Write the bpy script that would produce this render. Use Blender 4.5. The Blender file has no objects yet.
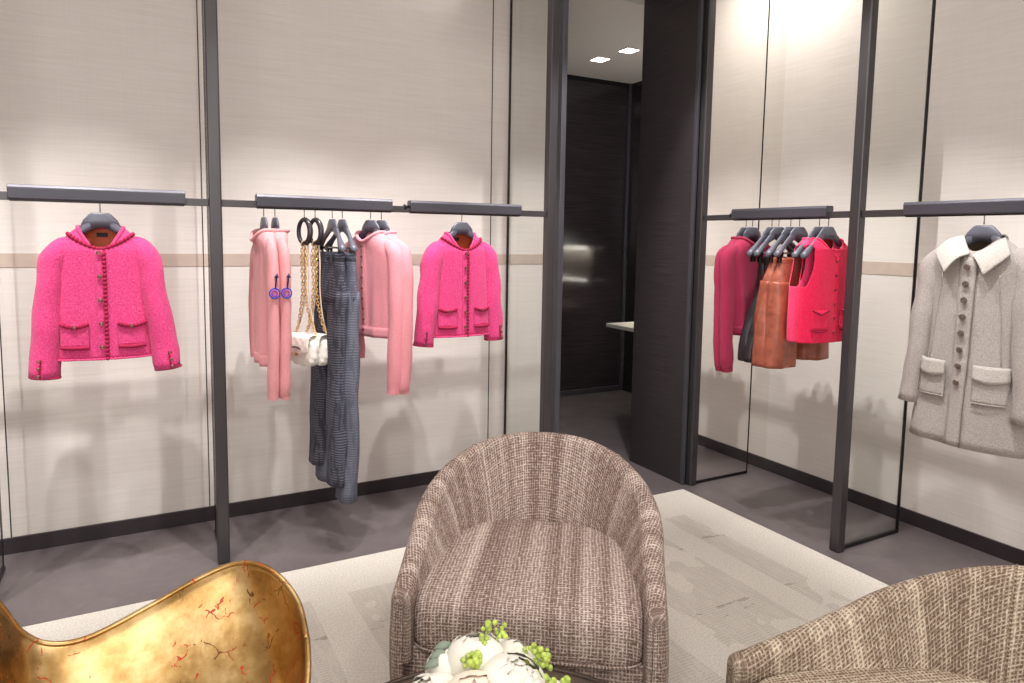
import bpy, math, random
from mathutils import Vector, Matrix, noise
PI = math.pi
R = math.radians
random.seed(7)
S = bpy.context.scene
COL = S.collection

# ------------------------------------------------------------------ helpers
def link(o, parent=None):
    COL.objects.link(o)
    if parent is not None:
        o.parent = parent
    return o

def tag(o, label, cat=None, group=None):
    o['label'] = label
    if cat: o['category'] = cat
    if group: o['group'] = group
    return o

def empty(name, loc=(0, 0, 0), rz=0.0, label=None, cat=None, group=None):
    o = bpy.data.objects.new(name, None)
    o.empty_display_size = 0.1
    o.location = loc
    o.rotation_euler = (0, 0, rz)
    COL.objects.link(o)
    if label: tag(o, label, cat, group)
    return o

class MB:
    """collects shapes for ONE mesh"""
    def __init__(s):
        s.v = []; s.f = []; s.uv = []; s.smooth = []
    def add(s, verts, faces, uvs=None, smooth=True):
        b = len(s.v)
        s.v.extend([tuple(p) for p in verts])
        for k, fc in enumerate(faces):
            s.f.append(tuple(i + b for i in fc))
            s.uv.append(uvs[k] if uvs else [(0.0, 0.0)] * len(fc))
            s.smooth.append(smooth)
        return s
    def box(s, x0, x1, y0, y1, z0, z1):
        v = [(x0,y0,z0),(x1,y0,z0),(x1,y1,z0),(x0,y1,z0),(x0,y0,z1),(x1,y0,z1),(x1,y1,z1),(x0,y1,z1)]
        f = [(3,2,1,0),(4,5,6,7),(0,1,5,4),(1,2,6,5),(2,3,7,6),(3,0,4,7)]
        uv = []
        for q in f:
            n = (Vector(v[q[1]]) - Vector(v[q[0]])).cross(Vector(v[q[2]]) - Vector(v[q[0]]))
            a = max(range(3), key=lambda i: abs(n[i]))
            uv.append([tuple(v[i][k] for k in range(3) if k != a) for i in q])
        return s.add(v, f, uv, False)
    def grid(s, fn, nu, nv, cu=False, cv=False, uvf=None, keep=None, flip=False):
        """fn(i,j)->point ; nu x nv points"""
        pts = [fn(i, j) for i in range(nu) for j in range(nv)]
        fs = []; us = []
        for i in range(nu if cu else nu - 1):
            for j in range(nv if cv else nv - 1):
                if keep and not keep(i, j): continue
                i2 = (i + 1) % nu; j2 = (j + 1) % nv
                q = [i * nv + j, i2 * nv + j, i2 * nv + j2, i * nv + j2]
                u = [uvf(i, j), uvf(i + 1, j), uvf(i + 1, j + 1), uvf(i, j + 1)] if uvf else [(0, 0)] * 4
                if flip: q.reverse(); u.reverse()
                fs.append(tuple(q)); us.append(u)
        return s.add(pts, fs, us)
    def tube(s, path, r, n=10, cap=True, closed=False, ry=None, up=None):
        """round or flat tube along a path; r may be a list; ry the second radius"""
        P = [Vector(p) for p in path]; m = len(P)
        rr = r if isinstance(r, (list, tuple)) else [r] * m
        r2 = rr if ry is None else (ry if isinstance(ry, (list, tuple)) else [ry] * m)
        T = []
        for i in range(m):
            a = P[(i - 1) % m] if (closed or i > 0) else P[i]
            b = P[(i + 1) % m] if (closed or i < m - 1) else P[i]
            d = b - a
            T.append(d.normalized() if d.length > 1e-9 else Vector((0, 0, 1)))
        if up is None:
            N = T[0].orthogonal().normalized()
        else:
            N = Vector(up); N = (N - T[0] * N.dot(T[0])).normalized()
        rings = []
        for i in range(m):
            if up is not None:
                N = Vector(up)
            N = N - T[i] * N.dot(T[i])
            if N.length < 1e-6: N = T[i].orthogonal()
            N.normalize(); B = T[i].cross(N)
            rings.append([P[i] + N * (math.cos(2*PI*k/n) * rr[i]) + B * (math.sin(2*PI*k/n) * r2[i]) for k in range(n)])
        vs = [p for g in rings for p in g]
        fs = []; us = []
        L = [0.0]
        for i in range(1, m): L.append(L[-1] + (P[i] - P[i-1]).length)
        for i in range(m if closed else m - 1):
            i2 = (i + 1) % m
            for k in range(n):
                k2 = (k + 1) % n
                fs.append((i*n+k, i*n+k2, i2*n+k2, i2*n+k))
                c = 2*PI*rr[i]
                l2 = L[i2] if i2 else L[-1]
                us.append([(c*k/n, L[i]), (c*(k+1)/n, L[i]), (c*(k+1)/n, l2), (c*k/n, l2)])
        if cap and not closed:
            fs.append(tuple(reversed(range(n)))); us.append([(0, 0)] * n)
            fs.append(tuple((m-1)*n + k for k in range(n))); us.append([(0, 0)] * n)
        return s.add(vs, fs, us)
    def ball(s, c, rx, ry=None, rz=None, n=10, m=7, rot=None):
        ry = ry or rx; rz = rz or rx
        vs = []; fs = []
        for j in range(m + 1):
            t = PI * j / m
            for i in range(n):
                a = 2*PI*i/n
                p = Vector((rx*math.sin(t)*math.cos(a), ry*math.sin(t)*math.sin(a), rz*math.cos(t)))
                if rot is not None: p = rot @ p
                vs.append(Vector(c) + p)
        for j in range(m):
            for i in range(n):
                i2 = (i+1) % n
                if j == 0: fs.append((i, (j+1)*n+i, (j+1)*n+i2))
                elif j == m-1: fs.append((j*n+i, (j+1)*n+i, j*n+i2))
                else: fs.append((j*n+i, (j+1)*n+i, (j+1)*n+i2, j*n+i2))
        return s.add(vs, fs)
    def lathe(s, prof, c=(0, 0, 0), n=48):
        c = Vector(c); k = len(prof)
        return s.grid(lambda i, j: c + Vector((prof[j][0]*math.cos(2*PI*i/n), prof[j][0]*math.sin(2*PI*i/n), prof[j][1])),
                      n, k, cu=True, uvf=lambda i, j: (i/n, prof[j][1]))
    def build(s, name, mat, parent=None, bevel=0, sub=0, solid=0, soff=-1, seg=2, weld=False, kind=None):
        me = bpy.data.meshes.new(name)
        me.from_pydata(s.v, [], s.f)
        uvl = me.uv_layers.new(name='UVMap')
        k = 0
        for p, u in zip(me.polygons, s.uv):
            for q in u:
                uvl.data[k].uv = (q[0], q[1]); k += 1
        for p, sm in zip(me.polygons, s.smooth): p.use_smooth = sm
        me.validate(); me.update()
        me.materials.append(mat)
        o = bpy.data.objects.new(name, me)
        link(o, parent)
        if kind: o['kind'] = kind
        if weld:
            m_ = o.modifiers.new('weld', 'WELD'); m_.merge_threshold = 1e-4
        if bevel:
            m_ = o.modifiers.new('bevel', 'BEVEL'); m_.width = bevel; m_.segments = seg; m_.limit_method = 'ANGLE'
        if solid:
            m_ = o.modifiers.new('solid', 'SOLIDIFY'); m_.thickness = solid; m_.offset = soff
        if sub:
            m_ = o.modifiers.new('sub', 'SUBSURF'); m_.levels = sub; m_.render_levels = sub
        return o

def lerp(a, b, t): return a + (b - a) * t
def sstep(a, b, x):
    t = min(1, max(0, (x - a) / (b - a))); return t*t*(3 - 2*t)
def interp(tab, x):
    if x <= tab[0][0]: return tab[0][1]
    for (a, va), (b, vb) in zip(tab, tab[1:]):
        if x <= b:
            t = (x - a) / (b - a)
            return va + (vb - va) * t
    return tab[-1][1]
def crom(P, n):
    """catmull-rom resample"""
    P = [Vector(p) for p in P]; out = []
    m = len(P) - 1
    for k in range(n):
        t = k / (n - 1) * m; i = min(int(t), m - 1); t -= i
        p0 = P[max(i-1, 0)]; p1 = P[i]; p2 = P[i+1]; p3 = P[min(i+2, m)]
        out.append(0.5*((2*p1) + (p2-p0)*t + (2*p0-5*p1+4*p2-p3)*t*t + (3*p1-p0-3*p2+p3)*t**3))
    return out
def srgb(r, g, b):
    f = lambda c: (c/255/12.92) if c/255 <= 0.04045 else ((c/255+0.055)/1.055)**2.4
    return (f(r), f(g), f(b), 1)

# ------------------------------------------------------------------ materials
def nt(name):
    m = bpy.data.materials.new(name); m.use_nodes = True
    t = m.node_tree; t.nodes.clear()
    out = t.nodes.new('ShaderNodeOutputMaterial')
    b = t.nodes.new('ShaderNodeBsdfPrincipled')
    t.links.new(b.outputs[0], out.inputs[0])
    return m, t, b, out
def N(t, typ, **kw):
    n = t.nodes.new(typ)
    for k, v in kw.items():
        if k.startswith('i_'):
            key = k[2:]
            n.inputs[int(key) if key.isdigit() else key.replace('_', ' ')].default_value = v
        else: setattr(n, k, v)
    return n
def ramp(t, fac, stops):
    r = t.nodes.new('ShaderNodeValToRGB')
    e = r.color_ramp.elements
    while len(e) < len(stops): e.new(0.5)
    for el, (p, c) in zip(e, stops):
        el.position = p; el.color = c
    t.links.new(fac, r.inputs[0])
    return r.outputs[0]
def math_(t, op, a, b=None, c=None):
    n = t.nodes.new('ShaderNodeMath'); n.operation = op
    for k, x in enumerate((a, b, c)):
        if x is None: continue
        if isinstance(x, (int, float)): n.inputs[k].default_value = x
        else: t.links.new(x, n.inputs[k])
    return n.outputs[0]
def mixc(t, fac, a, b, mode='MIX'):
    n = t.nodes.new('ShaderNodeMix'); n.data_type = 'RGBA'; n.blend_type = mode
    for k, x in ((0, fac), (6, a), (7, b)):
        if isinstance(x, (int, float)): n.inputs[k].default_value = x
        elif isinstance(x, tuple): n.inputs[k].default_value = x
        else: t.links.new(x, n.inputs[k])
    return n.outputs[2]
def coord(t, kind='Object', scale=(1, 1, 1)):
    c = t.nodes.new('ShaderNodeTexCoord'); mp = t.nodes.new('ShaderNodeMapping')
    mp.inputs['Scale'].default_value = scale
    t.links.new(c.outputs[kind], mp.inputs[0])
    return mp.outputs[0]
def noise_(t, vec, scale, detail=3, rough=0.5):
    n = t.nodes.new('ShaderNodeTexNoise'); n.inputs['Scale'].default_value = scale
    n.inputs['Detail'].default_value = detail; n.inputs['Roughness'].default_value = rough
    t.links.new(vec, n.inputs['Vector'])
    return n.outputs['Fac']
def bump(t, b, h, strength=0.3, dist=0.002):
    n = t.nodes.new('ShaderNodeBump'); n.inputs['Strength'].default_value = strength
    n.inputs['Distance'].default_value = dist
    t.links.new(h, n.inputs['Height']); t.links.new(n.outputs[0], b.inputs['Normal'])
def plain(name, col, rough=0.5, metal=0.0, spec=0.5, var=0.06, vs=20, sheen=0.0, bmp=0.0, bs=200):
    m, t, b, o = nt(name)
    v = coord(t)
    nf = noise_(t, v, vs)
    d = tuple(c*(1-var*2) for c in col[:3]) + (1,)
    e = tuple(min(1, c*(1+var)) for c in col[:3]) + (1,)
    t.links.new(ramp(t, nf, [(0.3, d), (0.7, e)]), b.inputs['Base Color'])
    b.inputs['Roughness'].default_value = rough; b.inputs['Metallic'].default_value = metal
    b.inputs['Specular IOR Level'].default_value = spec
    if sheen:
        b.inputs['Sheen Weight'].default_value = sheen; b.inputs['Sheen Roughness'].default_value = 0.5
    if bmp: bump(t, b, noise_(t, v, bs, 2), bmp, 0.003)
    return m
def boucle(name, base, dark, light, scale=260, rough=0.9):
    """tweed / boucle yarn"""
    m, t, b, o = nt(name)
    v = coord(t)
    w1 = noise_(t, coord(t, 'Object', (1, 1, 2.6)), scale*0.55, 2)
    w2 = noise_(t, coord(t, 'Object', (2.6, 2.6, 1)), scale*0.45, 2)
    f = math_(t, 'MULTIPLY', math_(t, 'ADD', w1, w2), 0.5)
    c = ramp(t, f, [(0.34, dark), (0.5, base), (0.68, light)])
    big = noise_(t, v, 14, 2)
    c = mixc(t, .45, c, base)
    c2 = mixc(t, math_(t, 'MULTIPLY', big, 0.18), c, base)
    t.links.new(c2, b.inputs['Base Color'])
    b.inputs['Roughness'].default_value = rough
    b.inputs['Sheen Weight'].default_value = 0.15
    b.inputs['Specular IOR Level'].default_value = 0.15
    bump(t, b, f, 0.9, 0.006)
    return m

M = {}
# silk-clad wall: faint horizontal slubs, warm off-white
def wall_mat():
    m, t, b, o = nt('silk_wallcovering')
    v1 = coord(t, 'Object', (2.2, 2.2, 60)); v2 = coord(t, 'Object', (3, 3, 150)); v3 = coord(t, 'Object', (60, 60, 1.5))
    f = math_(t, 'ADD', math_(t, 'MULTIPLY', noise_(t, v1, 1.6, 4, .6), .55), math_(t, 'ADD', math_(t, 'MULTIPLY', noise_(t, v2, 2.2, 2), .3), math_(t, 'MULTIPLY', noise_(t, v3, 2, 2), .15)))
    c = ramp(t, f, [(0.32, srgb(206, 199, 192)), (0.5, srgb(213, 206, 200)), (0.7, srgb(219, 213, 207))])
    t.links.new(c, b.inputs['Base Color'])
    b.inputs['Roughness'].default_value = 0.62; b.inputs['Specular IOR Level'].default_value = 0.35
    bump(t, b, f, 0.25, 0.004)
    return m
M['wall'] = wall_mat()
M['band'] = plain('taupe_band', srgb(186, 169, 157), 0.6, var=.03)
M['ceil'] = plain('painted_ceiling', srgb(225, 219, 210), 0.8, var=.01)
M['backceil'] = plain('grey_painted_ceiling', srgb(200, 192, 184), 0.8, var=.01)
M['slate'] = plain('slate_lacquer', srgb(78, 76, 84), 0.38, 0.35, var=.04, vs=6)
M['post'] = plain('bronze_black_metal', srgb(72, 68, 70), 0.34, 0.45, var=.04, vs=6)
M['black'] = plain('black_metal', srgb(36, 32, 34), 0.35, 0.5, var=.03)
M['skirt'] = plain('dark_skirting', srgb(52, 44, 46), 0.4, 0.2, var=.05, vs=8)
M['seam'] = plain('shadow_gap', srgb(60, 54, 50), 0.8)
M['chrome'] = plain('polished_steel', srgb(150, 148, 146), 0.22, 1.0, var=.02)
M['white'] = plain('white_stone', srgb(235, 230, 222), 0.5, var=.02)

def floor_mat():
    m, t, b, o = nt('polished_dark_floor')
    v = coord(t)
    f = math_(t, 'ADD', math_(t, 'MULTIPLY', noise_(t, v, 2.2, 5, .6), .7), math_(t, 'MULTIPLY', noise_(t, v, 26, 3), .3))
    t.links.new(ramp(t, f, [(0.3, srgb(90, 82, 83)), (0.55, srgb(102, 94, 95)), (0.75, srgb(116, 107, 107))]), b.inputs['Base Color'])
    b.inputs['Roughness'].default_value = 0.36
    t.links.new(ramp(t, noise_(t, v, 5, 4), [(.3, (.30,)*3+(1,)), (.7, (.44,)*3+(1,))]), b.inputs['Roughness'])
    return m
M['floor'] = floor_mat()

def darkpanel(name, gloss=0.3, stria=True):
    m, t, b, o = nt(name)
    v = coord(t, 'Object', (1.5, 1.5, 60))
    f = noise_(t, v, 2.5, 4, .6)
    t.links.new(ramp(t, f, [(0.3, srgb(40, 34, 37)), (0.7, srgb(58, 51, 54))]), b.inputs['Base Color'])
    b.inputs['Roughness'].default_value = gloss
    bump(t, b, f, 0.35 if stria else 0.05, 0.004 if stria else .001)
    return m
M['jamb'] = darkpanel('striated_black_panel', 0.42)
M['lacq'] = darkpanel('black_lacquer_panel', 0.13, False)

def glass_mat():
    m, t, b, out = nt('clear_glass')
    t.nodes.remove(b)
    tr = N(t, 'ShaderNodeBsdfTransparent'); tr.inputs[0].default_value = (0.965, 0.975, 0.965, 1)
    gl = N(t, 'ShaderNodeBsdfGlossy'); gl.inputs['Roughness'].default_value = 0.01
    lw = N(t, 'ShaderNodeLayerWeight'); lw.inputs['Blend'].default_value = .5
    fc = math_(t, 'ADD', .025, math_(t, 'MULTIPLY', math_(t, 'POWER', lw.outputs['Facing'], 4.0), .35))
    mx = N(t, 'ShaderNodeMixShader')
    t.links.new(fc, mx.inputs[0]); t.links.new(tr.outputs[0], mx.inputs[1]); t.links.new(gl.outputs[0], mx.inputs[2])
    t.links.new(mx.outputs[0], out.inputs[0])
    return m
M['glass'] = glass_mat()
def mirror_mat():
    m, t, b, o = nt('tinted_mirror')
    b.inputs['Base Color'].default_value = (0.93, 0.915, 0.89, 1)
    b.inputs['Metallic'].default_value = 1; b.inputs['Roughness'].default_value = 0.03
    return m
M['mirror'] = mirror_mat()

def rug_mat():
    m, t, b, o = nt('cream_patterned_rug')
    c = t.nodes.new('ShaderNodeTexCoord'); sp = t.nodes.new('ShaderNodeSeparateXYZ')
    t.links.new(c.outputs['Object'], sp.inputs[0])
    X, Y = sp.outputs[0], sp.outputs[1]
    v = c.outputs['Object']
    # columns of printed lines running along Y, plain bars between
    colm = math_(t, 'GREATER_THAN', math_(t, 'FRACT', math_(t, 'MULTIPLY', math_(t, 'ADD', X, 5.13), 1.75)), 0.27)
    edge = math_(t, 'MULTIPLY', math_(t, 'LESS_THAN', X, 2.60), math_(t, 'LESS_THAN', Y, 2.72))
    ln = math_(t, 'FRACT', math_(t, 'ADD', math_(t, 'MULTIPLY', Y, 70), math_(t, 'MULTIPLY', noise_(t, v, 9, 2), .7)))
    ln = math_(t, 'LESS_THAN', ln, 0.34)
    br = math_(t, 'GREATER_THAN', noise_(t, coord(t, 'Object', (55, 8, 1)), 1, 3), 0.46)
    lines = math_(t, 'MULTIPLY', ln, br)
    patch = math_(t, 'GREATER_THAN', noise_(t, coord(t, 'Object', (3.1, 2.1, 1)), 1.3, 2), 0.43)
    mask = math_(t, 'MULTIPLY', math_(t, 'MULTIPLY', colm, edge), patch)
    lm = math_(t, 'MULTIPLY', lines, mask)
    # dark figured clusters
    cl = math_(t, 'MULTIPLY', math_(t, 'GREATER_THAN', noise_(t, coord(t, 'Object', (9, 26, 1)), 1, 4, .7), 0.575),
               math_(t, 'LESS_THAN', math_(t, 'FRACT', math_(t, 'ADD', math_(t, 'MULTIPLY', Y, 1.9), 0.45)), 0.14))
    cl = math_(t, 'MULTIPLY', cl, mask)
    base = ramp(t, noise_(t, v, 160, 2), [(.35, srgb(197, 190, 180)), (.65, srgb(222, 216, 207))])
    tone = mixc(t, math_(t, 'MULTIPLY', mask, .35), base, srgb(188, 180, 170))
    c2 = mixc(t, math_(t, 'MULTIPLY', lm, .30), tone, srgb(140, 132, 122))
    c3 = mixc(t, math_(t, 'MULTIPLY', cl, .45), c2, srgb(118, 108, 96))
    t.links.new(c3, b.inputs['Base Color'])
    b.inputs['Roughness'].default_value = 0.95; b.inputs['Specular IOR Level'].default_value = 0.1
    bump(t, b, noise_(t, v, 260, 2), 0.6, 0.004)
    return m
M['rug'] = rug_mat()

def tweed_mat(name, dk, md, lt, stripe=22.0):
    m, t, b, o = nt(name)
    c = t.nodes.new('ShaderNodeTexCoord'); sp = t.nodes.new('ShaderNodeSeparateXYZ')
    t.links.new(c.outputs['UV'], sp.inputs[0]); U, V = sp.outputs[0], sp.outputs[1]
    def uvn(su, sv, sc=1.0, d=2):
        cb = t.nodes.new('ShaderNodeCombineXYZ')
        t.links.new(math_(t, 'MULTIPLY', U, su), cb.inputs[0]); t.links.new(math_(t, 'MULTIPLY', V, sv), cb.inputs[1])
        return noise_(t, cb.outputs[0], sc, d)
    def yarn(A, B, fr, jit, d):
        # rows of yarn across A, breaking up irregularly along B
        j = uvn(*((fr*.35, jit) if d == 'u' else (jit, fr*.35)))
        w_ = math_(t, 'ADD', math_(t, 'MULTIPLY', A, fr), math_(t, 'MULTIPLY', j, 1.3))
        w_ = math_(t, 'ABSOLUTE', math_(t, 'SUBTRACT', math_(t, 'FRACT', w_), .5))
        w_ = math_(t, 'SUBTRACT', 1.0, math_(t, 'MULTIPLY', w_, 2.0))
        g_ = uvn(*((fr*.9, jit*6) if d == 'u' else (jit*6, fr*.9)))
        return math_(t, 'MULTIPLY', w_, math_(t, 'ADD', math_(t, 'MULTIPLY', g_, 1.7), -.15))
    warp = yarn(U, V, 95, 12, 'u'); weft = yarn(V, U, 100, 12, 'v')
    fine = uvn(330, 330)
    a = math_(t, 'ADD', math_(t, 'MULTIPLY', math_(t, 'MAXIMUM', warp, weft), .50), .22)
    a = math_(t, 'ADD', a, math_(t, 'MULTIPLY', math_(t, 'SUBTRACT', fine, .5), .35))
    st = uvn(stripe, 0.6, 1.0, 1)
    a = math_(t, 'ADD', a, math_(t, 'MULTIPLY', math_(t, 'SUBTRACT', st, .5), .45))
    col = ramp(t, a, [(0.32, dk), (0.48, md), (0.64, lt), (0.80, tuple(min(1, x*1.25) for x in lt[:3])+(1,))])
    t.links.new(col, b.inputs['Base Color'])
    b.inputs['Roughness'].default_value = 0.95; b.inputs['Specular IOR Level'].default_value = 0.12
    bump(t, b, a, 0.8, 0.006)
    return m
M['tweed'] = tweed_mat('taupe_tweed_upholstery', srgb(112, 92, 84), srgb(168, 147, 136), srgb(214, 200, 190))
M['tantweed'] = tweed_mat('tan_tweed_upholstery', srgb(110, 93, 78), srgb(162, 143, 125), srgb(208, 194, 174))

def gold_mat():
    m, t, b, o = nt('gold_leaf')
    v = coord(t)
    p = noise_(t, v, 7, 5, .65)
    gold = ramp(t, p, [(0.32, srgb(134, 100, 56)), (0.48, srgb(180, 144, 90)), (0.62, srgb(212, 182, 130))])
    # torn seams of the leaf showing the red bole
    vo = t.nodes.new('ShaderNodeTexVoronoi'); vo.feature = 'DISTANCE_TO_EDGE'; vo.inputs['Scale'].default_value = 14
    wob = t.nodes.new('ShaderNodeTexNoise'); wob.inputs['Scale'].default_value = 12; wob.inputs['Detail'].default_value = 4
    t.links.new(v, wob.inputs['Vector'])
    vm = t.nodes.new('ShaderNodeVectorMath'); vm.operation = 'MULTIPLY_ADD'
    t.links.new(wob.outputs['Color'], vm.inputs[0]); vm.inputs[1].default_value = (.09, .09, .09); t.links.new(v, vm.inputs[2])
    t.links.new(vm.outputs[0], vo.inputs['Vector'])
    crack = math_(t, 'LESS_THAN', vo.outputs['Distance'], 0.017)
    brk = math_(t, 'GREATER_THAN', noise_(t, v, 26, 4, .7), 0.52)
    zone = math_(t, 'GREATER_THAN', noise_(t, v, 3.0, 2), 0.42)
    k = math_(t, 'MULTIPLY', math_(t, 'MULTIPLY', crack, brk), zone)
    red = ramp(t, noise_(t, v, 6, 2), [(.40, srgb(96, 62, 24)), (.5, srgb(186, 62, 26))])
    t.links.new(mixc(t, k, gold, red), b.inputs['Base Color'])
    t.links.new(math_(t, 'SUBTRACT', 0.96, math_(t, 'MULTIPLY', k, .8)), b.inputs['Metallic'])
    t.links.new(ramp(t, p, [(.3, (.24,)*3+(1,)), (.7, (.36,)*3+(1,))]), b.inputs['Roughness'])
    bump(t, b, noise_(t, v, 18, 4, .6), 0.15, 0.006)
    return m
M['gold'] = gold_mat()

M['pink'] = boucle('hot_pink_tweed', srgb(216, 66, 126), srgb(178, 32, 92), srgb(240, 120, 164))
M['pinktrim'] = plain('crimson_braid', srgb(160, 10, 66), 0.85, bmp=.4)
M['lining'] = plain('rust_silk_lining', srgb(196, 84, 44), 0.45, sheen=.2)
M['redlining'] = plain('dark_red_lining', srgb(150, 26, 44), 0.5)
M['button'] = plain('gilt_button', srgb(150, 96, 92), 0.3, 0.8)
M['palepink'] = boucle('pale_pink_knit', srgb(232, 158, 162), srgb(216, 134, 142), srgb(242, 184, 186), 420)
M['cardipink'] = boucle('rose_pink_knit', srgb(230, 148, 158), srgb(212, 122, 136), srgb(240, 176, 182), 420)
M['plum'] = boucle('plum_red_knit', srgb(178, 48, 86), srgb(150, 32, 66), srgb(202, 80, 116), 420)
M['plumdark'] = plain('plum_rib', srgb(152, 32, 68), 0.9, bmp=.4)
M['redvest'] = boucle('raspberry_red_tweed', srgb(240, 34, 84), srgb(210, 18, 62), srgb(250, 78, 118))
M['pinkvest'] = boucle('coral_pink_tweed', srgb(248, 62, 114), srgb(220, 36, 88), srgb(255, 104, 146))
M['brownlining'] = plain('copper_lining', srgb(150, 64, 48), 0.45)
M['leather'] = plain('cognac_leather', srgb(158, 84, 64), 0.40, var=.14, vs=26, bmp=1.0, bs=42)
M['blackleather'] = plain('black_leather', srgb(36, 32, 36), 0.3, var=.1, vs=9, bmp=.3, bs=22)
M['label'] = plain('woven_label', srgb(30, 28, 30), 0.7)
M['coat'] = boucle('grey_herringbone_tweed', srgb(166, 157, 152), srgb(128, 120, 116), srgb(200, 192, 187), 300)
M['coatcollar'] = boucle('pale_grey_tweed', srgb(186, 179, 172), srgb(158, 150, 143), srgb(208, 202, 196), 300)
M['coatlining'] = plain('olive_brown_lining', srgb(120, 104, 88), 0.6)
M['coatbutton'] = plain('pewter_button', srgb(132, 120, 112), 0.3, 0.8)
def denim_mat(name, a, bcol):
    m, t, b, o = nt(name)
    c = t.nodes.new('ShaderNodeTexCoord'); sp = t.nodes.new('ShaderNodeSeparateXYZ')
    t.links.new(c.outputs['Object'], sp.inputs[0])
    z = math_(t, 'MULTIPLY', sp.outputs[2], 85)
    z = math_(t, 'ADD', z, math_(t, 'MULTIPLY', noise_(t, c.outputs['Object'], 7, 2), 3))
    row = math_(t, 'LESS_THAN', math_(t, 'FRACT', z), .42)
    row = math_(t, 'MULTIPLY', row, math_(t, 'GREATER_THAN', noise_(t, coord(t, 'Object', (50, 50, 12)), 1, 3), .47))
    base = mixc(t, noise_(t, coord(t, 'Object'), 5, 3), a, bcol)
    t.links.new(mixc(t, math_(t, 'MULTIPLY', row, .28), base, srgb(150, 155, 172)), b.inputs['Base Color'])
    b.inputs['Roughness'].default_value = .9
    bump(t, b, noise_(t, coord(t, 'Object'), 300, 2), .4, .003)
    return m
M['denim'] = denim_mat('ribbed_navy_denim', srgb(68, 70, 84), srgb(98, 100, 114))
M['denimdark'] = denim_mat('dark_navy_denim', srgb(44, 42, 54), srgb(62, 62, 76))
M['bag'] = plain('ivory_quilted_leather', srgb(244, 239, 230), 0.4, var=.02, bmp=.2, bs=60)
M['chain'] = plain('gold_chain', srgb(226, 186, 118), 0.3, 0.85)
M['strap'] = plain('cream_leather_strap', srgb(226, 206, 186), 0.5)
M['tort'] = plain('dark_ring_resin', srgb(52, 46, 50), 0.25)
M['blue'] = plain('cobalt_embroidery', srgb(48, 64, 176), 0.7)
M['violet'] = plain('violet_embroidery', srgb(150, 60, 170), 0.7)
M['navy'] = plain('navy_embroidery', srgb(40, 36, 84), 0.7)
M['hanger'] = plain('slate_hanger', srgb(92, 92, 104), 0.36, 0.1, var=.03)
M['tabletop'] = plain('bronze_tabletop', srgb(134, 118, 106), 0.32, 0.3, var=.06, vs=5)
M['tablerim'] = plain('dark_bronze', srgb(66, 54, 46), 0.35, 0.6)
M['petal'] = plain('ivory_petals', srgb(238, 234, 222), 0.7, var=.05, vs=30)
M['blush'] = plain('blush_petals', srgb(250, 234, 216), 0.6, var=.05)
M['lime'] = plain('lime_green_buds', srgb(186, 206, 96), 0.6, var=.15, vs=60)
M['stem'] = plain('green_stem', srgb(110, 140, 50), 0.6)
M['eucal'] = plain('grey_green_leaf', srgb(128, 140, 124), 0.6)
M['vase'] = plain('smoked_vase', srgb(70, 62, 58), 0.25)

def emis(name, col, st):
    m, t, b, out = nt(name)
    b.inputs['Emission Color'].default_value = col; b.inputs['Emission Strength'].default_value = st
    b.inputs['Base Color'].default_value = col
    return m
M['lamp'] = emis('lit_diffuser', (1, .93, .84, 1), 9)
M['glowlamp'] = emis('glowbox_emitter', (1, .93, .82, 1), 45)  # emitter for the added box in the far room

# ------------------------------------------------------------------ layout constants (metres)
YL, XR = 3.79, 3.636          # wall faces
YF, XF = 3.264, 2.984         # front plane of the display frames
YB, XB = 3.62, 3.465          # rear uprights
RZ = 1.617                    # underside of the hanging bars
CH = 3.25

def struct(name, bmx, mat, **kw):
    o = bmx.build(name, mat, **kw); o['kind'] = 'structure'; return o

# floor, ceiling, walls
struct('floor', MB().box(-3.2, 5.0, -3.6, 6.0, -0.1, 0), M['floor'])
struct('ceiling', MB().box(-3.2, 3.8, -3.6, 3.79, CH, CH + .1), M['ceil'])
struct('wall_left', MB().box(-3.2, 2.42, YL, YL + .1, 0, CH), M['wall'])
struct('wall_right', MB().box(XR, XR + .1, -3.6, 3.607, 0, CH), M['wall'])
struct('wall_back', MB().box(-3.2, 3.8, -3.7, -3.6, 0, CH), M['wall'])
struct('wall_side', MB().box(-3.3, -3.2, -3.6, YL + .1, 0, CH), M['wall'])
struct('baseboard_left', MB().box(-3.2, 2.42, YL - .012, YL, 0, .077), M['skirt'], bevel=.002)
struct('baseboard_right', MB().box(XR - .012, XR, -3.6, 3.09, 0, .077), M['skirt'], bevel=.002)
struct('trim_1', MB().box(-3.2, 2.42, YL - .003, YL, 1.337, 1.400), M['band'])
struct('trim_2', MB().box(XR - .003, XR, -3.6, 3.09, 1.330, 1.400), M['band'])
for k, x in enumerate((-.555, .301, 1.935)):
    struct('trim_%d' % (k + 3), MB().box(x - .0022, x + .0022, YL - .0045, YL, .077, CH), M['seam'])
# doorway: left jamb, right pier, header
struct('wall_doorway_left', MB().box(2.42, 2.46, YL - .02, YL + .1, 0, CH), M['jamb'])
struct('trim_6', MB().box(2.090, 2.124, YF - .012, YF + .03, 0, CH), M['slate'], bevel=.004)
struct('wall_doorway_right', MB().box(2.93, XR + .1, 3.112, 3.607, 0, CH), M['jamb'])
struct('trim_7', MB().box(2.926, 2.945, 3.086, 3.112, 0, CH), M['slate'], bevel=.003)
struct('trim_8', MB().box(2.948, 2.962, 3.10, 3.112, 0, CH), M['black'])
struct('wall_doorway_header', MB().box(2.124, 2.93, YF, 3.607, 3.045, CH), M['jamb'])
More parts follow.
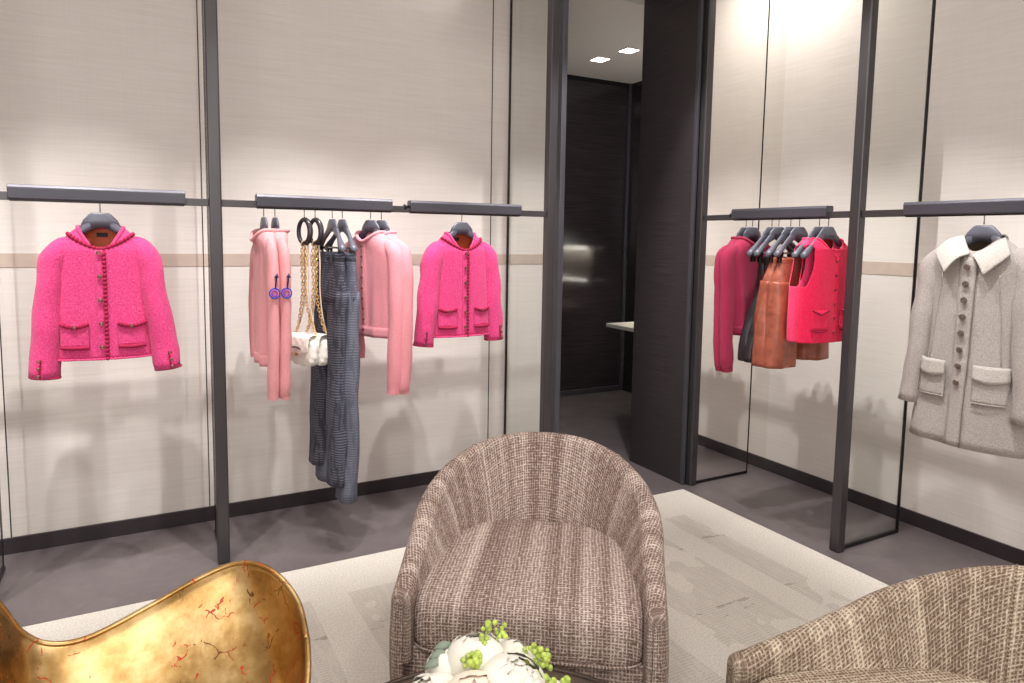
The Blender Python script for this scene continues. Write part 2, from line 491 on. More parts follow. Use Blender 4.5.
# far room
struct('wall_far', MB().box(1.9, 4.4, 5.43, 5.53, 0, 3.0), M['lacq'])
struct('wall_far_side', MB().box(4.27, 4.37, 3.607, 5.43, 0, 3.0), M['lacq'])
struct('wall_far_left', MB().box(1.8, 1.9, 3.89, 5.43, 0, 3.0), M['lacq'])
struct('wall_far_back', MB().box(3.736, 4.37, 3.507, 3.607, 0, 3.0), M['lacq'])
struct('ceiling_far', MB().box(1.8, 4.4, 3.607, 5.53, 3.0, 3.05), M['backceil'])
struct('baseboard_far', MB().box(1.9, 4.27, 5.405, 5.43, 0, .05), M['slate'], bevel=.003)
struct('trim_9', MB().box(4.235, 4.27, 5.395, 5.43, 0, 3.0), M['slate'], bevel=.004)
struct('trim_10', MB().box(1.9, 4.27, 5.41, 5.43, 2.97, 3.0), M['black'])

# ------------------------------------------------------------------ display frames
def frame(name, label, axis, c, rear, panel, pane_label, posts=.026, rearw=.008, rt=None):
    """upright thick post, thin rear upright, floor bar, pane between. axis 'L': perpendicular to left wall"""
    e = empty(name, (0, 0, 0), 0, label, 'partition')
    def bxx(a0, a1, d0, d1, z0, z1):   # a: along wall, d: away from front plane
        if axis == 'L': return MB().box(a0, a1, d0, d1, z0, z1)
        return MB().box(d0, d1, a0, a1, z0, z1)
    f0 = YF if axis == 'L' else XF
    e.location = (c, f0, 0) if axis == 'L' else (f0, c, 0)
    loc = Vector(e.location)
    def P(n, mbx, mat, **kw):
        o = mbx.build(n, mat, e, **kw); o.location = -loc; return o
    P('front_post', bxx(c - posts, c + posts, f0 - posts, f0 + posts, 0, CH), M['post'], bevel=.008, seg=3)
    P('rear_post', bxx(c - rearw, c + rearw, rear - .005, rear + .005, 0, CH), M['black'], bevel=.002)
    P('floor_bar', bxx(c - .008, c + .008, f0 + posts, rear - .008, 0, .018), M['black'], bevel=.002)
    p = P('mirror_pane' if panel == 'mirror' else 'glass_pane', bxx(c - .003, c + .003, f0 + posts, (rear - .005) if panel != 'mirror' else (YL if axis == 'L' else XR), .018 if panel != 'mirror' else .0, CH), M[panel])
    p['label'] = pane_label
    return e
frame('glass_partition', 'clear glass pane frame at the far left edge, beyond the larger pink jacket', 'L', -.565, YB, 'glass', 'clear glass', rearw=.0035)
frame('glass_partition', 'dark post with clear glass between larger pink jacket and pale pink knits', 'L', .312, YB, 'glass', 'clear glass', rearw=.0035)
frame('glass_partition', 'dark post frame with clear glass pane at the left side of the doorway', 'L', 2.034, 3.745, 'glass', 'clear glass', rearw=.0065)
frame('mirror_partition', 'dark post with mirrored pane right of the doorway, beside the plum knits', 'R', 3.078, XB, 'mirror', 'mirror reflecting the plum knit', rearw=.0055)
frame('glass_partition', 'tall dark post frame with clear glass between the red vest and the grey tweed coat', 'R', 2.072, XB, 'glass', 'clear glass', rearw=.007)
_post = struct('trim_11', MB().box(2.95, 3.0, -.2, -.15, 0, CH), M['post'], bevel=.006)

def thin_rail(a0, a1, axis, label):
    mb = MB()
    if axis == 'L': mb.box(a0, a1, YF - .008, YF + .008, 1.620, 1.652)
    else: mb.box(XF - .008, XF + .008, a0, a1, 1.620, 1.652)
    o = mb.build('clothes_rail', M['post'], bevel=.002)
    tag(o, label, 'rail')
thin_rail(-1.6, -.561, 'L', 'thin dark rail running off the left edge of the picture')
thin_rail(-.509, .286, 'L', 'thin dark rail carrying the bar over the larger hot pink jacket')
thin_rail(.338, 2.008, 'L', 'thin dark rail between the left post and the doorway, carrying two bars')
thin_rail(2.098, 3.052, 'R', 'thin dark rail above the plum knits and red vests')
thin_rail(-.15, 2.046, 'R', 'thin dark rail carrying the bar over the grey tweed coat')

def bar(a0, a1, axis, label, studs=(0, 0)):
    """thick sleeve slid over the thin rail, garments hang from its slotted underside"""
    e = empty('hanging_bar', (lerp(a0, a1, .5), YF, RZ) if axis == 'L' else (XF, lerp(a0, a1, .5), RZ), 0 if axis == 'L' else -PI/2, label, 'hanging bar', 'hanging bars')
    h = abs(a1 - a0) / 2
    mb = MB()
    prof = [(-.022, .006), (-.026, .012), (-.030, .052), (-.024, .064), (.024, .064), (.030, .052), (.026, .012), (.022, .006)]
    vs = []; fs = []
    n = len(prof)
    for x in (-h, h):
        for (y, z) in prof: vs.append((x, y, z))
    for k in range(n): fs.append((k, (k+1) % n, n + (k+1) % n, n + k))
    fs.append(tuple(range(n))[::-1]); fs.append(tuple(range(n, 2*n)))
    mb.add(vs, fs, None, False)
    mb.build('sleeve', M['slate'], e, bevel=.002)
    MB().box(-h + .004, h - .004, -.014, .014, 0, .007).build('slot_lip', M['black'], e)
    for sgn, on in ((-1, studs[0]), (1, studs[1])):
        if on:
            MB().tube([(sgn*h, 0, .03), (sgn*(h+.018), 0, .03), (sgn*(h+.019), 0, .03), (sgn*(h+.028), 0, .03)], [.009, .009, .014, .014], 12).build('end_stud', M['black'], e)
    return e
bar(-.43, .193, 'L', 'slate hanging bar above the larger hot pink jacket at far left')
bar(.482, 1.115, 'L', 'long slate hanging bar above pale pink knits, white bags and jeans')
bar(1.21, 1.84, 'L', 'slate hanging bar above the smaller hot pink jacket beside the doorway', (1, 0))
bar(2.22, 2.82, 'R', 'slate hanging bar above the plum knits, leather shorts and vests', (1, 0))
bar(1.22, 1.84, 'R', 'slate hanging bar above the grey tweed coat at the right edge')

# ------------------------------------------------------------------ hangers
def hanger_meshes(hw=.155, drop=.128, nz=-.038, endr=.019, clips=False):
    if not clips and hw < .17: endr = .013
    """returns dict of name->(MB,mat); local: x along arms, origin at underside of bar"""
    out = []
    hk = [(0, 0, .012), (.0, 0, -.004), (.0, 0, nz + .004)]
    out.append(('hook', MB().tube(hk, .0022, 8), M['chrome']))
    P = []; rx = []; ry = []
    n = 29
    for i in range(n):
        t = -1 + 2*i/(n-1); a = abs(t)
        z = nz - .024 - drop * (a ** 1.15)
        y = -.012 * sstep(.3, 1, a)
        P.append((t*hw, y, z))
        h = lerp(.026, .013, sstep(0, .6, a)) + (endr*.85 - .013) * sstep(.6, .92, a)
        d = lerp(.009, .010, sstep(0, .5, a)) + (endr - .010) * sstep(.5, .92, a)
        if a > .93:
            k = math.sqrt(max(0, 1 - ((a - .93)/.07)**2)); h *= max(k, .12); d *= max(k, .12)
        ry.append(d); rx.append(h)
    out.append(('hanger_body', MB().tube(P, rx, 14, True, ry=ry, up=(0, 0, 1)), M['hanger']))
    nb = MB().tube([(0, 0, nz), (0, 0, nz - .006), (0, 0, nz - .03), (0, 0, nz - .060)], [.030, .040, .062, .074], 20, True, ry=[.008, .010, .012, .010], up=(1, 0, 0))
    out.append(('neck_block', nb, M['hanger']))
    if clips:
        out.append(('crossbar', MB().tube([(-hw*.92, -.01, nz - .135), (hw*.92, -.01, nz - .135)], .0035, 8), M['chrome']))
        for sx in (-1, 1):
            c = MB(); x = sx * .135
            c.box(x - .009, x + .009, -.022, -.016, nz - .182, nz - .130)
            c.box(x - .009, x + .009, -.004, .002, nz - .182, nz - .130)
            c.tube([(x, -.022, nz - .138), (x, .003, nz - .138)], .006, 8)
            out.append(('clip', c, M['black']))
    return out
PROTO = {}
def hanger(loc, rz, label, clips=False, hw=.155, group=None, tiltz=0):
    if clips: hw = .175
    key = (clips, hw)
    e = empty('clothes_hanger', loc, rz, label, 'hanger', group)
    if key not in PROTO:
        PROTO[key] = []
        for n_, mb, mat in hanger_meshes(hw=hw, clips=clips):
            PROTO[key].append(mb.build(n_, mat, e))
    else:
        for p in PROTO[key]:
            c = p.copy(); c.parent = e; COL.objects.link(c)
    return e

# ------------------------------------------------------------------ garments
class Garment:
    """local frame: x across, -y front, z down from underside of bar"""
    def __init__(g, sh=.195, zsh=-.185, neckw=.078, zneck=-.100, hemz=-.635, hemw=.19, chest=.19, depth=.065, dip=.06, hemd=None, seed=0, wav=.006, folds=5, hemdip=0, pw=2.4, nseg=72, m1=22):
        g.__dict__.update(locals()); g.hemd = hemd or depth
        g.n = nseg
        L = []
        for k in range(m1 + 1):
            t = k / m1
            z = lerp(hemz, zsh, t)
            w = lerp(hemw, chest, sstep(0, .6, t)); w = lerp(w, sh, sstep(.6, 1, t))
            L.append((z, w, lerp(g.hemd, depth, t), 0.0))
        m2 = 12
        for k in range(1, m2 + 1):
            t = k / m2
            w = lerp(sh, neckw, t)
            z = lerp(zsh, zneck, 1 - (1 - t) ** 1.25)
            L.append((z, w, lerp(depth, .052, t), t))
        g.L = L
    def pt(g, k, i, inset=0.0):
        z, w, d, t = g.L[k]
        a = 2*PI*i/g.n
        ca, sa = math.cos(a), math.sin(a)
        p = 2/g.pw
        w -= inset; d -= inset
        x = w * math.copysign(abs(ca)**p, ca); y = d * math.copysign(abs(sa)**p, sa)
        fr = max(0, -sa)
        fz = (1 - abs(ca)**1.3) if sa < 0 else 0
        zz = z - g.dip * fz * t**1.4 - g.hemdip*0
        # soft folds grow towards the hem
        h = sstep(g.zsh, g.hemz, z)
        ws = g.wav * (0.25 + h) * (1 - t)
        nx = noise.noise(Vector((x*g.folds*3.2 + g.seed*7.1, y*2 + g.seed, z*1.6)))
        nx += .5*noise.noise(Vector((x*9 + g.seed*3.3, y*4, z*6)))
        y += math.copysign(1, sa) * nx * ws * 2.0 * min(1, abs(sa)*2)
        x += math.copysign(1, ca) * noise.noise(Vector((z*5, g.seed*4.4, 2))) * ws * abs(ca)
        return Vector((x, y, zz))
    def front_y(g, x, z):
        """front surface depth at x,z"""
        best = None
        prev = None
        for k in range(len(g.L)):
            if g.L[k][0] <= z or k == 0: prev = k
        k = min(prev, len(g.L) - 2)
        k2 = k + 1
        def at(kk):
            zz, w, d, t = g.L[kk]
            xx = max(-.995, min(.995, x / w))
            c = abs(xx) ** (g.pw/2)
            a = -math.acos(min(1, c)) if xx >= 0 else -(PI - math.acos(min(1, c)))
            return g.pt(kk, a*g.n/(2*PI)).y
        z0, z1 = g.L[k][0], g.L[k2][0]
        f = min(1, max(0, (z - z0)/(z1 - z0))) if z1 > z0 else 0
        return lerp(at(k), at(k2), f)
    def body(g, mat, parent, lin, name='bodice', hole=None, inner=True, thick=.004):
        K = len(g.L); n = g.n
        keep = None
        if hole: keep = lambda k, i: not hole(g.L[k][0], (g.pt(k, i + .5)).x)
        mb = MB().grid(lambda k, i: g.pt(k, i), K, n, cv=True, keep=keep,
                       uvf=lambda k, i: (i*.01, g.L[min(k, K-1)][0]), flip=True)
        b = mb.build(name, mat, parent, solid=thick)
        if inner:
            mi = MB().grid(lambda k, i: g.pt(k, i, .006) + Vector((0, 0, .001)), K, n, cv=True, keep=keep)
            mi.build('lining', lin, parent)
        return b
    def neck(g, off=.002, n=80, k=-1):
        return [g.pt(k + len(g.L) if k < 0 else k, i*g.n/n) for i in range(n)]
    def patch(g, fx, fz, nu=14, nv=10, off=.006):
        mb = MB()
        def P(i, j):
            u, v = i/(nu-1), j/(nv-1)
            x, z = fx(u, v), fz(u, v)
            return Vector((x, g.front_y(x, z) - off, z))
        mb.grid(P, nu, nv)
        return mb

def sleeve(mat, parent, P, ra, rb, name='sleeve', seed=0, wav=.004, n=22, up=(0, 1, 0)):
    C = crom(P, n)
    m = len(C); A = []; B = []
    for i in range(m):
        t = i/(m-1)
        w = 1 + wav*12*noise.noise(Vector((t*5, seed*3.7, 1)))
        A.append(interp(ra, t)*w); B.append(interp(rb, t)*(2 - w))
    # turn the cuff in so that the end reads as an opening
    C.append(C[-1] + (C[-1]-C[-2]).normalized()*.001); A.append(A[-1]*.9); B.append(B[-1]*.9)
    C.append(C[-2] - (C[-2]-C[-3]).normalized()*.03); A.append(A[-2]*.85); B.append(B[-2]*.85)
    mb = MB().tube(C, A, 20, True, ry=B, up=up)
    # gentle creases
    for k, v in enumerate(mb.v):
        p = Vector(v); q = noise.noise(Vector((p.x*14, p.y*14, p.z*11 + seed*5)))
        i = min(k // 20, m-1); c = C[i]
        mb.v[k] = tuple(p + (p - c) * (q * .16))
    return mb.build(name, mat, parent), C

def braid(pts, mat, parent, name, r=.004, bead=.0065, step=.012, scallop=True):
    mb = MB().tube(pts, r, 8)
    if scallop:
        L = 0; last = Vector(pts[0])
        for a, b in zip(pts, pts[1:]):
            a = Vector(a); b = Vector(b)
            d = (b-a).length; s = 0
            while L + (d - s) >= step:
                s += step - L; L = 0
                mb.ball(a.lerp(b, s/d), bead, bead, bead, 7, 5)
            L += d - s
    return mb.build(name, mat, parent)

def button(parent, p, r=.009, mat='button', ax=(0, -1, 0)):
    q = Vector((0, 0, 1)).rotation_difference(Vector(ax)).to_matrix()
    mb = MB().ball(p, r, r, r*.4, 14, 6, rot=q)
    c = Vector(p) + Vector(ax)*r*.2
    ring = [c + q @ Vector((math.cos(a)*r*.78, math.sin(a)*r*.78, 0)) for a in [2*PI*k/16 for k in range(16)]]
    mb.tube(ring, r*.2, 6, closed=True)
    return mb.build('button', M[mat], parent)

def tweed_jacket(loc, rz, label, scale=1.0, mat='pink', cuffs=((-.232, -.70), (.238, -.688)), seed=1, nbut=5, collar=False):
    e = empty('tweed_jacket', loc, rz, label, 'jacket'); e.scale = (scale,)*3
    g = Garment(seed=seed, wav=.004, hemw=.178, chest=.172, sh=.172, zsh=-.192, zneck=-.098, dip=.108, neckw=.082)
    g.body(M[mat], e, M['lining'])
    # sleeves
    for k, (cx, cz) in enumerate(cuffs):
        s = -1 if cx < 0 else 1
        P = [(s*.095, 0, -.160), (s*.140, -.002, -.188), (s*.166, -.004, -.235), (s*.182, -.010, -.34), (lerp(s*.185, cx, .55), -.016, -.52), (cx, -.02, cz)]
        so, C = sleeve(M[mat], e, P, [(0, .030), (.10, .042), (.2, .054), (.35, .060), (.6, .056), (1, .048)], [(0, .03), (.15, .046), (.4, .054), (1, .054)], seed=seed + k)
        # cuff braid and buttons
        c = C[-3]; d = (C[-3]-C[-4]).normalized()
        a = Vector((0, 1, 0)); b = d.cross(a).normalized()
        ring = [c + a*math.cos(t)*.044 + b*math.sin(t)*.051 for t in [2*PI*i/28 for i in range(29)]]
        braid(ring, M['pinktrim'], so, 'cuff_braid', .003, .0045, .010)
        slit = [c - d*(.006 + .024*i) + Vector((s*.012, -.052, 0)) for i in range(4)]
        braid(slit, M['pinktrim'], so, 'cuff_braid', .0022, .004, .010)
        for i in range(3):
            button(so, c - d*(.014 + .03*i) + Vector((s*.018, -.056 - .001*i, 0)), .007)
    # neckline band + scallops
    nk = g.neck(n=90)
    MB().tube([p + Vector((0, 0, .002)) for p in nk], .0075, 8, closed=True).build('neck_band', M[mat], e)
    K = len(g.L)
    sc = [g.pt(K-4, i*g.n/90) + Vector((0, -.006, 0)) for i in range(45, 91)]
    sc = [g.pt(K-5, g.n*(.5 + .5*i/50)) for i in range(51)]
    sc = [Vector((p.x*1.04, p.y - .005, p.z)) for p in sc]
    braid(sc, M['pinktrim'], e, 'neck_braid', .0045, .0085, .017)
    # front placket
    ztop = g.pt(K-4, g.n*.75).z
    pk = [Vector((.012, g.front_y(.012, z) - .006, z)) for z in [lerp(ztop, g.hemz + .003, i/24) for i in range(25)]]
    braid(pk, M['pinktrim'], e, 'placket_braid', .004, .0078, .017)
    g.patch(lambda u, v: lerp(-.022, .008, u), lambda u, v: lerp(g.hemz + .002, ztop, v), 4, 24, .003).build('placket', M[mat], e, solid=.003)
    for i in range(nbut):
        z = lerp(ztop - .012, g.hemz + .055, i/(nbut-1))
        button(e, (-.006, g.front_y(-.006, z) - .011, z), .0095)
    # pockets
    for s in (-1, 1):
        x0, x1 = (s*.052, s*.150)
        zt, zb = -.485, -.580
        pk = g.patch(lambda u, v: lerp(x0, x1, u), lambda u, v: lerp(zb, zt, v), 12, 9, .005).build('pocket', M[mat], e, solid=.004)
        for zz, dip in ((zt, .012), (zb, .003)):
            L = [Vector((lerp(x0, x1, i/20), g.front_y(lerp(x0, x1, i/20), zz) - .010, zz - dip*math.sin(PI*i/20))) for i in range(21)]
            braid(L, M['pinktrim'], pk, 'pocket_braid', .0075, .010 if zz == zt else .007, .015)
        xm = (x0+x1)/2
        button(pk, (xm, g.front_y(xm, zt) - .018, zt - .012), .008)
    # hem stitching
    hm = [Vector((x, g.front_y(x, g.hemz + .004) - .004, g.hemz + .004)) for x in [lerp(-.17, .17, i/30) for i in range(31)]]
    braid(hm, M[mat], e, 'hem_braid', .0035, .005, .012)
    MB().box(-.02, .02, .045, .0465, -.135, -.118).build('neck_label', M['label'], e)
    return e

# the two face-on pink jackets
hanger((-.124, YF, RZ), 0, 'grey hanger holding the larger hot pink jacket at far left')
tweed_jacket((-.124, YF, RZ), R(-2), 'larger hot pink tweed jacket with crimson braid and gilt buttons, at far left', 1.0, cuffs=((-.212, -.70), (.232, -.69)), seed=1)
hanger((1.499, YF, RZ), R(7), 'dark hanger holding the smaller hot pink jacket beside the doorway')
tweed_jacket((1.490, YF, RZ), R(5), 'smaller hot pink tweed jacket with braided pockets beside the doorway', .99, cuffs=((-.222, -.672), (.204, -.665)), seed=4, nbut=6)

# ------------------------------------------------------------------ knits hung side-on
def knit(loc, rz, label, mat, rib, lin, name='knit_sweater', seed=0, hemz=-.60, slz=-.80, far=-.80, width=.20, depth=.055, cardi=False, motif=False, near=-1, group=None, slx=.022, fwd=.0, cat='sweater', sw=.032):
    e = empty(name, loc, rz, label, cat, group)
    g = Garment(sh=width, zsh=-.190, hemz=hemz, hemw=width*.80, chest=width*.93, depth=depth, hemd=depth*.9, seed=seed, wav=.012, folds=6, dip=.045)
    g.body(M[mat], e, M[lin])
    for s in (-1, 1):
        L = slz if s == near else far
        P = [(s*(width-.07), 0, -.155), (s*(width-.025), -.002, -.180), (s*(width+.008), -.004, -.225), (s*(width+slx), -.008 - fwd*.4, -.40), (s*(width+slx-.005), -.012 - fwd*.8, lerp(-.4, L, .6)), (s*(width+slx-.02), -.012 - fwd, L)]
        so, C = sleeve(M[mat], e, P, [(0, .022), (.15, sw*.85), (.4, sw), (.93, sw*1.02), (1, sw*.85)], [(0, .030), (.15, .040), (.35, .042), (.75, .040), (.93, .038), (1, .030)], seed=seed + s + 5)
        c = C[-3]; d = (C[-3] - C[-5]).normalized()
        MB().tube([c - d*.048, c - d*.02, c + d*.004], [sw*.95, sw*.93, sw*.92], 18, False, ry=[.036, .034, .033], up=(0, 1, 0)).build('cuff', M[rib], so)
        if motif and s == near:
            # embroidered ring with arrow on the outside of the sleeve
            x = s*(width + slx + .043); zc = -.365; y0 = -.012
            for r_, m_, t_ in ((.021, 'blue', .0032), (.0115, 'violet', .0028)):
                ring = [(x + s*.001, y0 + r_*math.cos(a), zc + r_*math.sin(a)) for a in [2*PI*k/24 for k in range(24)]]
                MB().tube(ring, t_, 6, closed=True).build('embroidered_ring', M[m_], so)
            a0 = Vector((x + s*.001, y0 + .003, zc + .022)); a1 = Vector((x - s*.004, y0 + .012, zc + .085))
            MB().tube([a0, a0.lerp(a1, .7), a0.lerp(a1, .71), a1], [.003, .003, .010, .001], 8).build('embroidered_arrow', M['navy'], so)
    nk = g.neck(n=70)
    MB().tube([p + Vector((0, 0, .003)) for p in nk], .009, 10, closed=True).build('neckband', M[rib], e)
    hem = [g.pt(0, i*g.n/60) for i in range(60)]
    mbh = MB().grid(lambda j, i: Vector((hem[i].x*(1.0 if j else 1.0), hem[i].y*1.02, hem[i].z + (.05*(1-j/3)) - .004)) + Vector((math.copysign(.003, hem[i].x), math.copysign(.003, hem[i].y), 0)), 4, 60, cv=True)
    mbh.build('hem_rib', M[rib], e, solid=.003)
    if cardi:
        K = len(g.L); zt = g.pt(K-1, g.n*.75).z
        g.patch(lambda u, v: lerp(-.016, .016, u), lambda u, v: lerp(hemz, zt, v), 4, 30, .004).build('placket', M[rib], e, solid=.004)
        for i in range(9):
            z = lerp(zt - .02, hemz + .03, i/8)
            button(e, (0, g.front_y(0, z) - .011, z), .0065, 'button')
    return e

Lr = R(-90)
def LH(x, label, rz, **kw): return hanger((x, YF, RZ), rz, label, **kw)
# two pale pink sweaters
for k, (x, rz) in enumerate(((.515, R(-87)), (.564, R(-87)))):
    who = ('left', 'right')[k]
    LH(x, 'dark hanger inside the %s pale pink sweater with blue motif' % who, rz)
    knit((x, YF, RZ), rz, 'pale pink sweater with blue ring motif on its sleeve, the %s of two' % who, 'palepink', 'palepink', 'redlining', seed=11+k, hemz=-.70, slz=-.83, far=-.70, width=.170, depth=.032, near=1, motif=True, sw=.0245, slx=.030)
# two rose cardigans
for k, (x, rz) in enumerate(((1.012, R(-68)), (1.066, R(-72)))):
    who = ('left', 'right')[k]
    LH(x, 'dark hanger inside the %s rose pink cardigan beside the jeans' % who, rz)
    knit((x, YF, RZ), rz, ('buttoned rose pink cardigan beside the jeans, button front showing', 'rose pink cardigan at the right end of the long bar, mostly behind another cardigan')[k], 'cardipink', 'cardipink', 'redlining', name='knit_cardigan', seed=21+k, hemz=-.60, slz=-.86, far=-.74, width=.18, near=1, cardi=True, cat='cardigan', fwd=.0, sw=.036, depth=.045)

# ------------------------------------------------------------------ trousers
def legs_garment(name, loc, rz, label, cat, mat, zt, zk, zh, waist, hip, hemw, depth, seed=0, spread=.11, skew=(0, 0), group=None, hemd=.05, band=True):
    """waistband + two legs, clipped up by the waist"""
    e = empty(name, loc, rz, label, cat, group)
    n = 40
    # hip block
    m1 = 10
    def hp(j, i):
        t = j/(m1-1); z = lerp(zt, zk, t); w = lerp(waist, hip, sstep(0, .8, t)); d = lerp(depth*.55, depth, t)
        a = 2*PI*i/n; ca, sa = math.cos(a), math.sin(a)
        x = w*math.copysign(abs(ca)**.75, ca); y = d*math.copysign(abs(sa)**.8, sa)
        q = noise.noise(Vector((x*16+seed, y*6, z*3)))*.010*t
        return Vector((x, y + math.copysign(q, sa) - .010, z))
    MB().grid(hp, m1, n, cv=True).build('hip_yoke', M[mat], e, solid=.004)
    if band:
        MB().grid(lambda j, i: hp(0, i) + Vector((0, 0, -.036*j/3 + .004)) + Vector((math.copysign(.003, hp(0, i).x), math.copysign(.003, hp(0, i).y + .01), 0)), 4, n, cv=True).build('waistband', M[mat], e, solid=.004)
        for sx in (-.6, -.1, .1, .6):
            x = waist*sx
            MB().box(x-.005, x+.005, -depth*.55-.022, -depth*.55-.014, zt-.042, zt+.006).build('belt_loop', M[mat], e, bevel=.001)
    for s, zz in ((-1, zh[0]), (1, zh[1])):
        P = []; A = []; B = []
        m = 26
        for j in range(m):
            t = j/(m-1); z = lerp(zk + .045, zz, t)
            cx = lerp(s*hip*.52, s*spread, sstep(0, 1, t)) + skew[0]*t
            P.append((cx, -.010 + skew[1]*t + .012*noise.noise(Vector((z*4, s*3, seed))), z))
            A.append(lerp(hip*.50, hemw, sstep(0, .55, t)) * (1 + .10*noise.noise(Vector((z*7, s, seed+4)))))
            B.append(lerp(depth*.92, hemd, sstep(0, .5, t)) * (1 + .14*noise.noise(Vector((z*6, s, seed+9)))))
        P += [(P[-1][0], P[-1][1], zz - .001), (P[-1][0], P[-1][1], zz + .05)]
        A += [A[-1]*.93, A[-1]*.9]; B += [B[-1]*.93, B[-1]*.88]
        mb = MB().tube(P, B, 28, True, ry=A, up=(0, 1, 0))
        for k, v in enumerate(mb.v):
            p = Vector(v); i = min(k//28, m-1); c = Vector(P[i])
            q = noise.noise(Vector((p.x*20, p.y*20, p.z*2.2 + seed*5 + s)))
            mb.v[k] = tuple(p + (p-c)*q*.30)
        mb.build('trouser_leg', M[mat], e)
    return e
for k, (x, rz) in enumerate(((.825, R(-84)), (.873, R(-82)))):
    LH(x, ('slate clip hanger holding the darker jeans behind the bags', 'slate clip hanger holding the ribbed blue-grey jeans')[k], rz, clips=True, group=None)
    legs_garment('jeans', (x, YF, RZ), rz, ('dark navy jeans partly hidden behind the ribbed blue-grey pair', 'ribbed blue-grey jeans with frayed rows, hanging longest beside rose cardigans')[k], 'jeans',
                 ('denimdark', 'denim')[k], -.198, -.42, ((-1.25, -1.28), (-1.335, -1.36))[k], .155, .170, (.070, .075)[k], .042, seed=31+k, spread=.135, skew=(0, -.03), hemd=(.040, .044)[k])

# ------------------------------------------------------------------ chain handbags
def chain_links(path, ln=.019, w=.0062, wire=.0022):
    mb = MB(); P = [Vector(p) for p in path]
    L = [0]
    for a, b in zip(P, P[1:]): L.append(L[-1] + (b-a).length)
    def at(s):
        for i in range(len(L)-1):
            if s <= L[i+1]:
                t = (s-L[i])/(L[i+1]-L[i]+1e-9); return P[i].lerp(P[i+1], t), (P[i+1]-P[i]).normalized()
        return P[-1], (P[-1]-P[-2]).normalized()
    s = ln/2; k = 0
    while s < L[-1]:
        c, d = at(s); a = d.orthogonal().normalized()
        if k % 2: a = d.cross(a)
        ring = []
        for q in range(10):
            an = 2*PI*q/10
            ring.append(c + d*math.cos(an)*ln*.62 + a*math.sin(an)*w)
        mb.tube(ring, wire, 5, closed=True)
        s += ln*.82; k += 1
    return mb
def handbag(x, label, seed, rz, ring_tilt):
    # ring hung from the bar: the hanger of the bag
    h = empty('ring_hanger', (x, YF, RZ), rz, 'dark oval ring hanger carrying the %s white handbag' % ('left', 'right')[seed], 'hanger')
    MB().tube([(0, 0, .012), (0, 0, -.045)], .0022, 8).build('hook', M['chrome'], h)
    ring = [(.040*math.cos(a), 0, -.100 + .056*math.sin(a)) for a in [2*PI*k/36 for k in range(36)]]
    MB().tube(ring, .013, 10, closed=True, ry=.010).build('ring', M['tort'], h)
    e = empty('chain_handbag', (x, YF, RZ), rz, label, 'handbag')
    zb = -.66
    # quilted body: soft rounded box
    W, D, H = .085, .038, .066
    def bodyp(c, W, D, H, nu=28, nv=18, q=.006, ex=.55):
        mb = MB()
        def P(i, j):
            a = 2*PI*i/nu; t = PI*j/(nv-1) - PI/2
            ca, sa, ct, st = math.cos(a), math.sin(a), math.cos(t), math.sin(t)
            f = lambda v, e_: math.copysign(abs(v)**e_, v)
            x_ = W*f(ca, ex)*f(ct, .5); y_ = D*f(sa, ex)*f(ct, .5); z_ = H*f(st, .55)
            dq = q*abs(math.sin((x_+z_)*70))*abs(math.sin((x_-z_)*70))
            nrm = Vector((x_/W/W, y_/D/D, z_/H/H)).normalized()
            return Vector(c) + Vector((x_, y_, z_)) + nrm*dq
        mb.grid(P, nu, nv, cu=True, flip=True)
        return mb
    b = bodyp((0, 0, zb), W, D, H, 44, 30).build('bag_body', M['bag'], e)
    # flap over the front
    def FP(i, j):
        u = i/15; v = j/13
        x_ = lerp(-W*.93, W*.93, u); 
        if v < .35:
            y_ = lerp(D*.6, -D*1.1, v/.35); z_ = zb + H + .008 + .006*math.sin(PI*v/.35)
        else:
            t = (v-.35)/.65; y_ = -D*1.1 - .010*math.sin(PI*t*.6); z_ = zb + H + .008 - t*H*1.25*(1 - .18*abs(2*u-1)**2)
        dq = .004*abs(math.sin((x_+z_)*70))*abs(math.sin((x_-z_)*70))
        return Vector((x_, y_ - dq, z_))
    MB().grid(FP, 16, 14).build('flap', M['bag'], e, solid=.004, sub=1)
    MB().ball((0, -D*1.1 - .015, zb - .008), .011, .004, .009, 12, 6).build('clasp', M['chain'], e)
    MB().tube([(-.03, -D*1.1-.013, zb+.02), (-.012, -D*1.1-.017, zb+.026), (.012, -D*1.1-.017, zb+.024), (.03, -D*1.1-.013, zb+.016)], .003, 8).build('piping', M['black'], e)
    for s in (-1, 1):
        # gathered chain near the ring, spreading to the bag sides
        p = [(s*.010, -.004, -.147), (s*.013, -.006, -.25), (s*.010, -.006, -.36), (s*.022, -.006, -.45), (s*.050, 0, -.54), (s*.080, 0, zb + H)]
        chain_links(crom(p, 30)).build('chain', M['chain'], e)
        p2 = [(s*.010, .010, -.147), (s*.016, .012, -.25), (s*.014, .012, -.36), (s*.026, .010, -.46), (s*.055, .005, -.55), (s*.082, 0, zb + H)]
        MB().tube(crom(p2, 30), .0035, 6).build('leather_strap', M['strap'], e)
        loop = [(s*.010 , -.004 + .014*math.cos(a) , -.147+.0*a) for a in (0, 1)]
    top = [( -.010, .003, -.15), (-.012, -.004, -.165), (0, -.006, -.158), (.012, -.004, -.165), (.010, .003, -.15)]
    # the strap wraps over the lower edge of the ring
    for yy in (-.006, .006):
        wr = [(.012*math.cos(a)*.9 + .002, yy + .012*math.sin(a), -.150 + .014*math.cos(a)) for a in [2*PI*k/14 for k in range(14)]]
        MB().tube(wr, .0035, 6, closed=True).build('strap_loop', M['strap'], e)
    return e
handbag(.695, 'small ivory quilted handbag on a gold chain, left of the two', 0, R(-62), 0)
handbag(.745, 'small ivory quilted handbag on a gold chain, right of the two, against the jeans', 1, R(-62), 0)

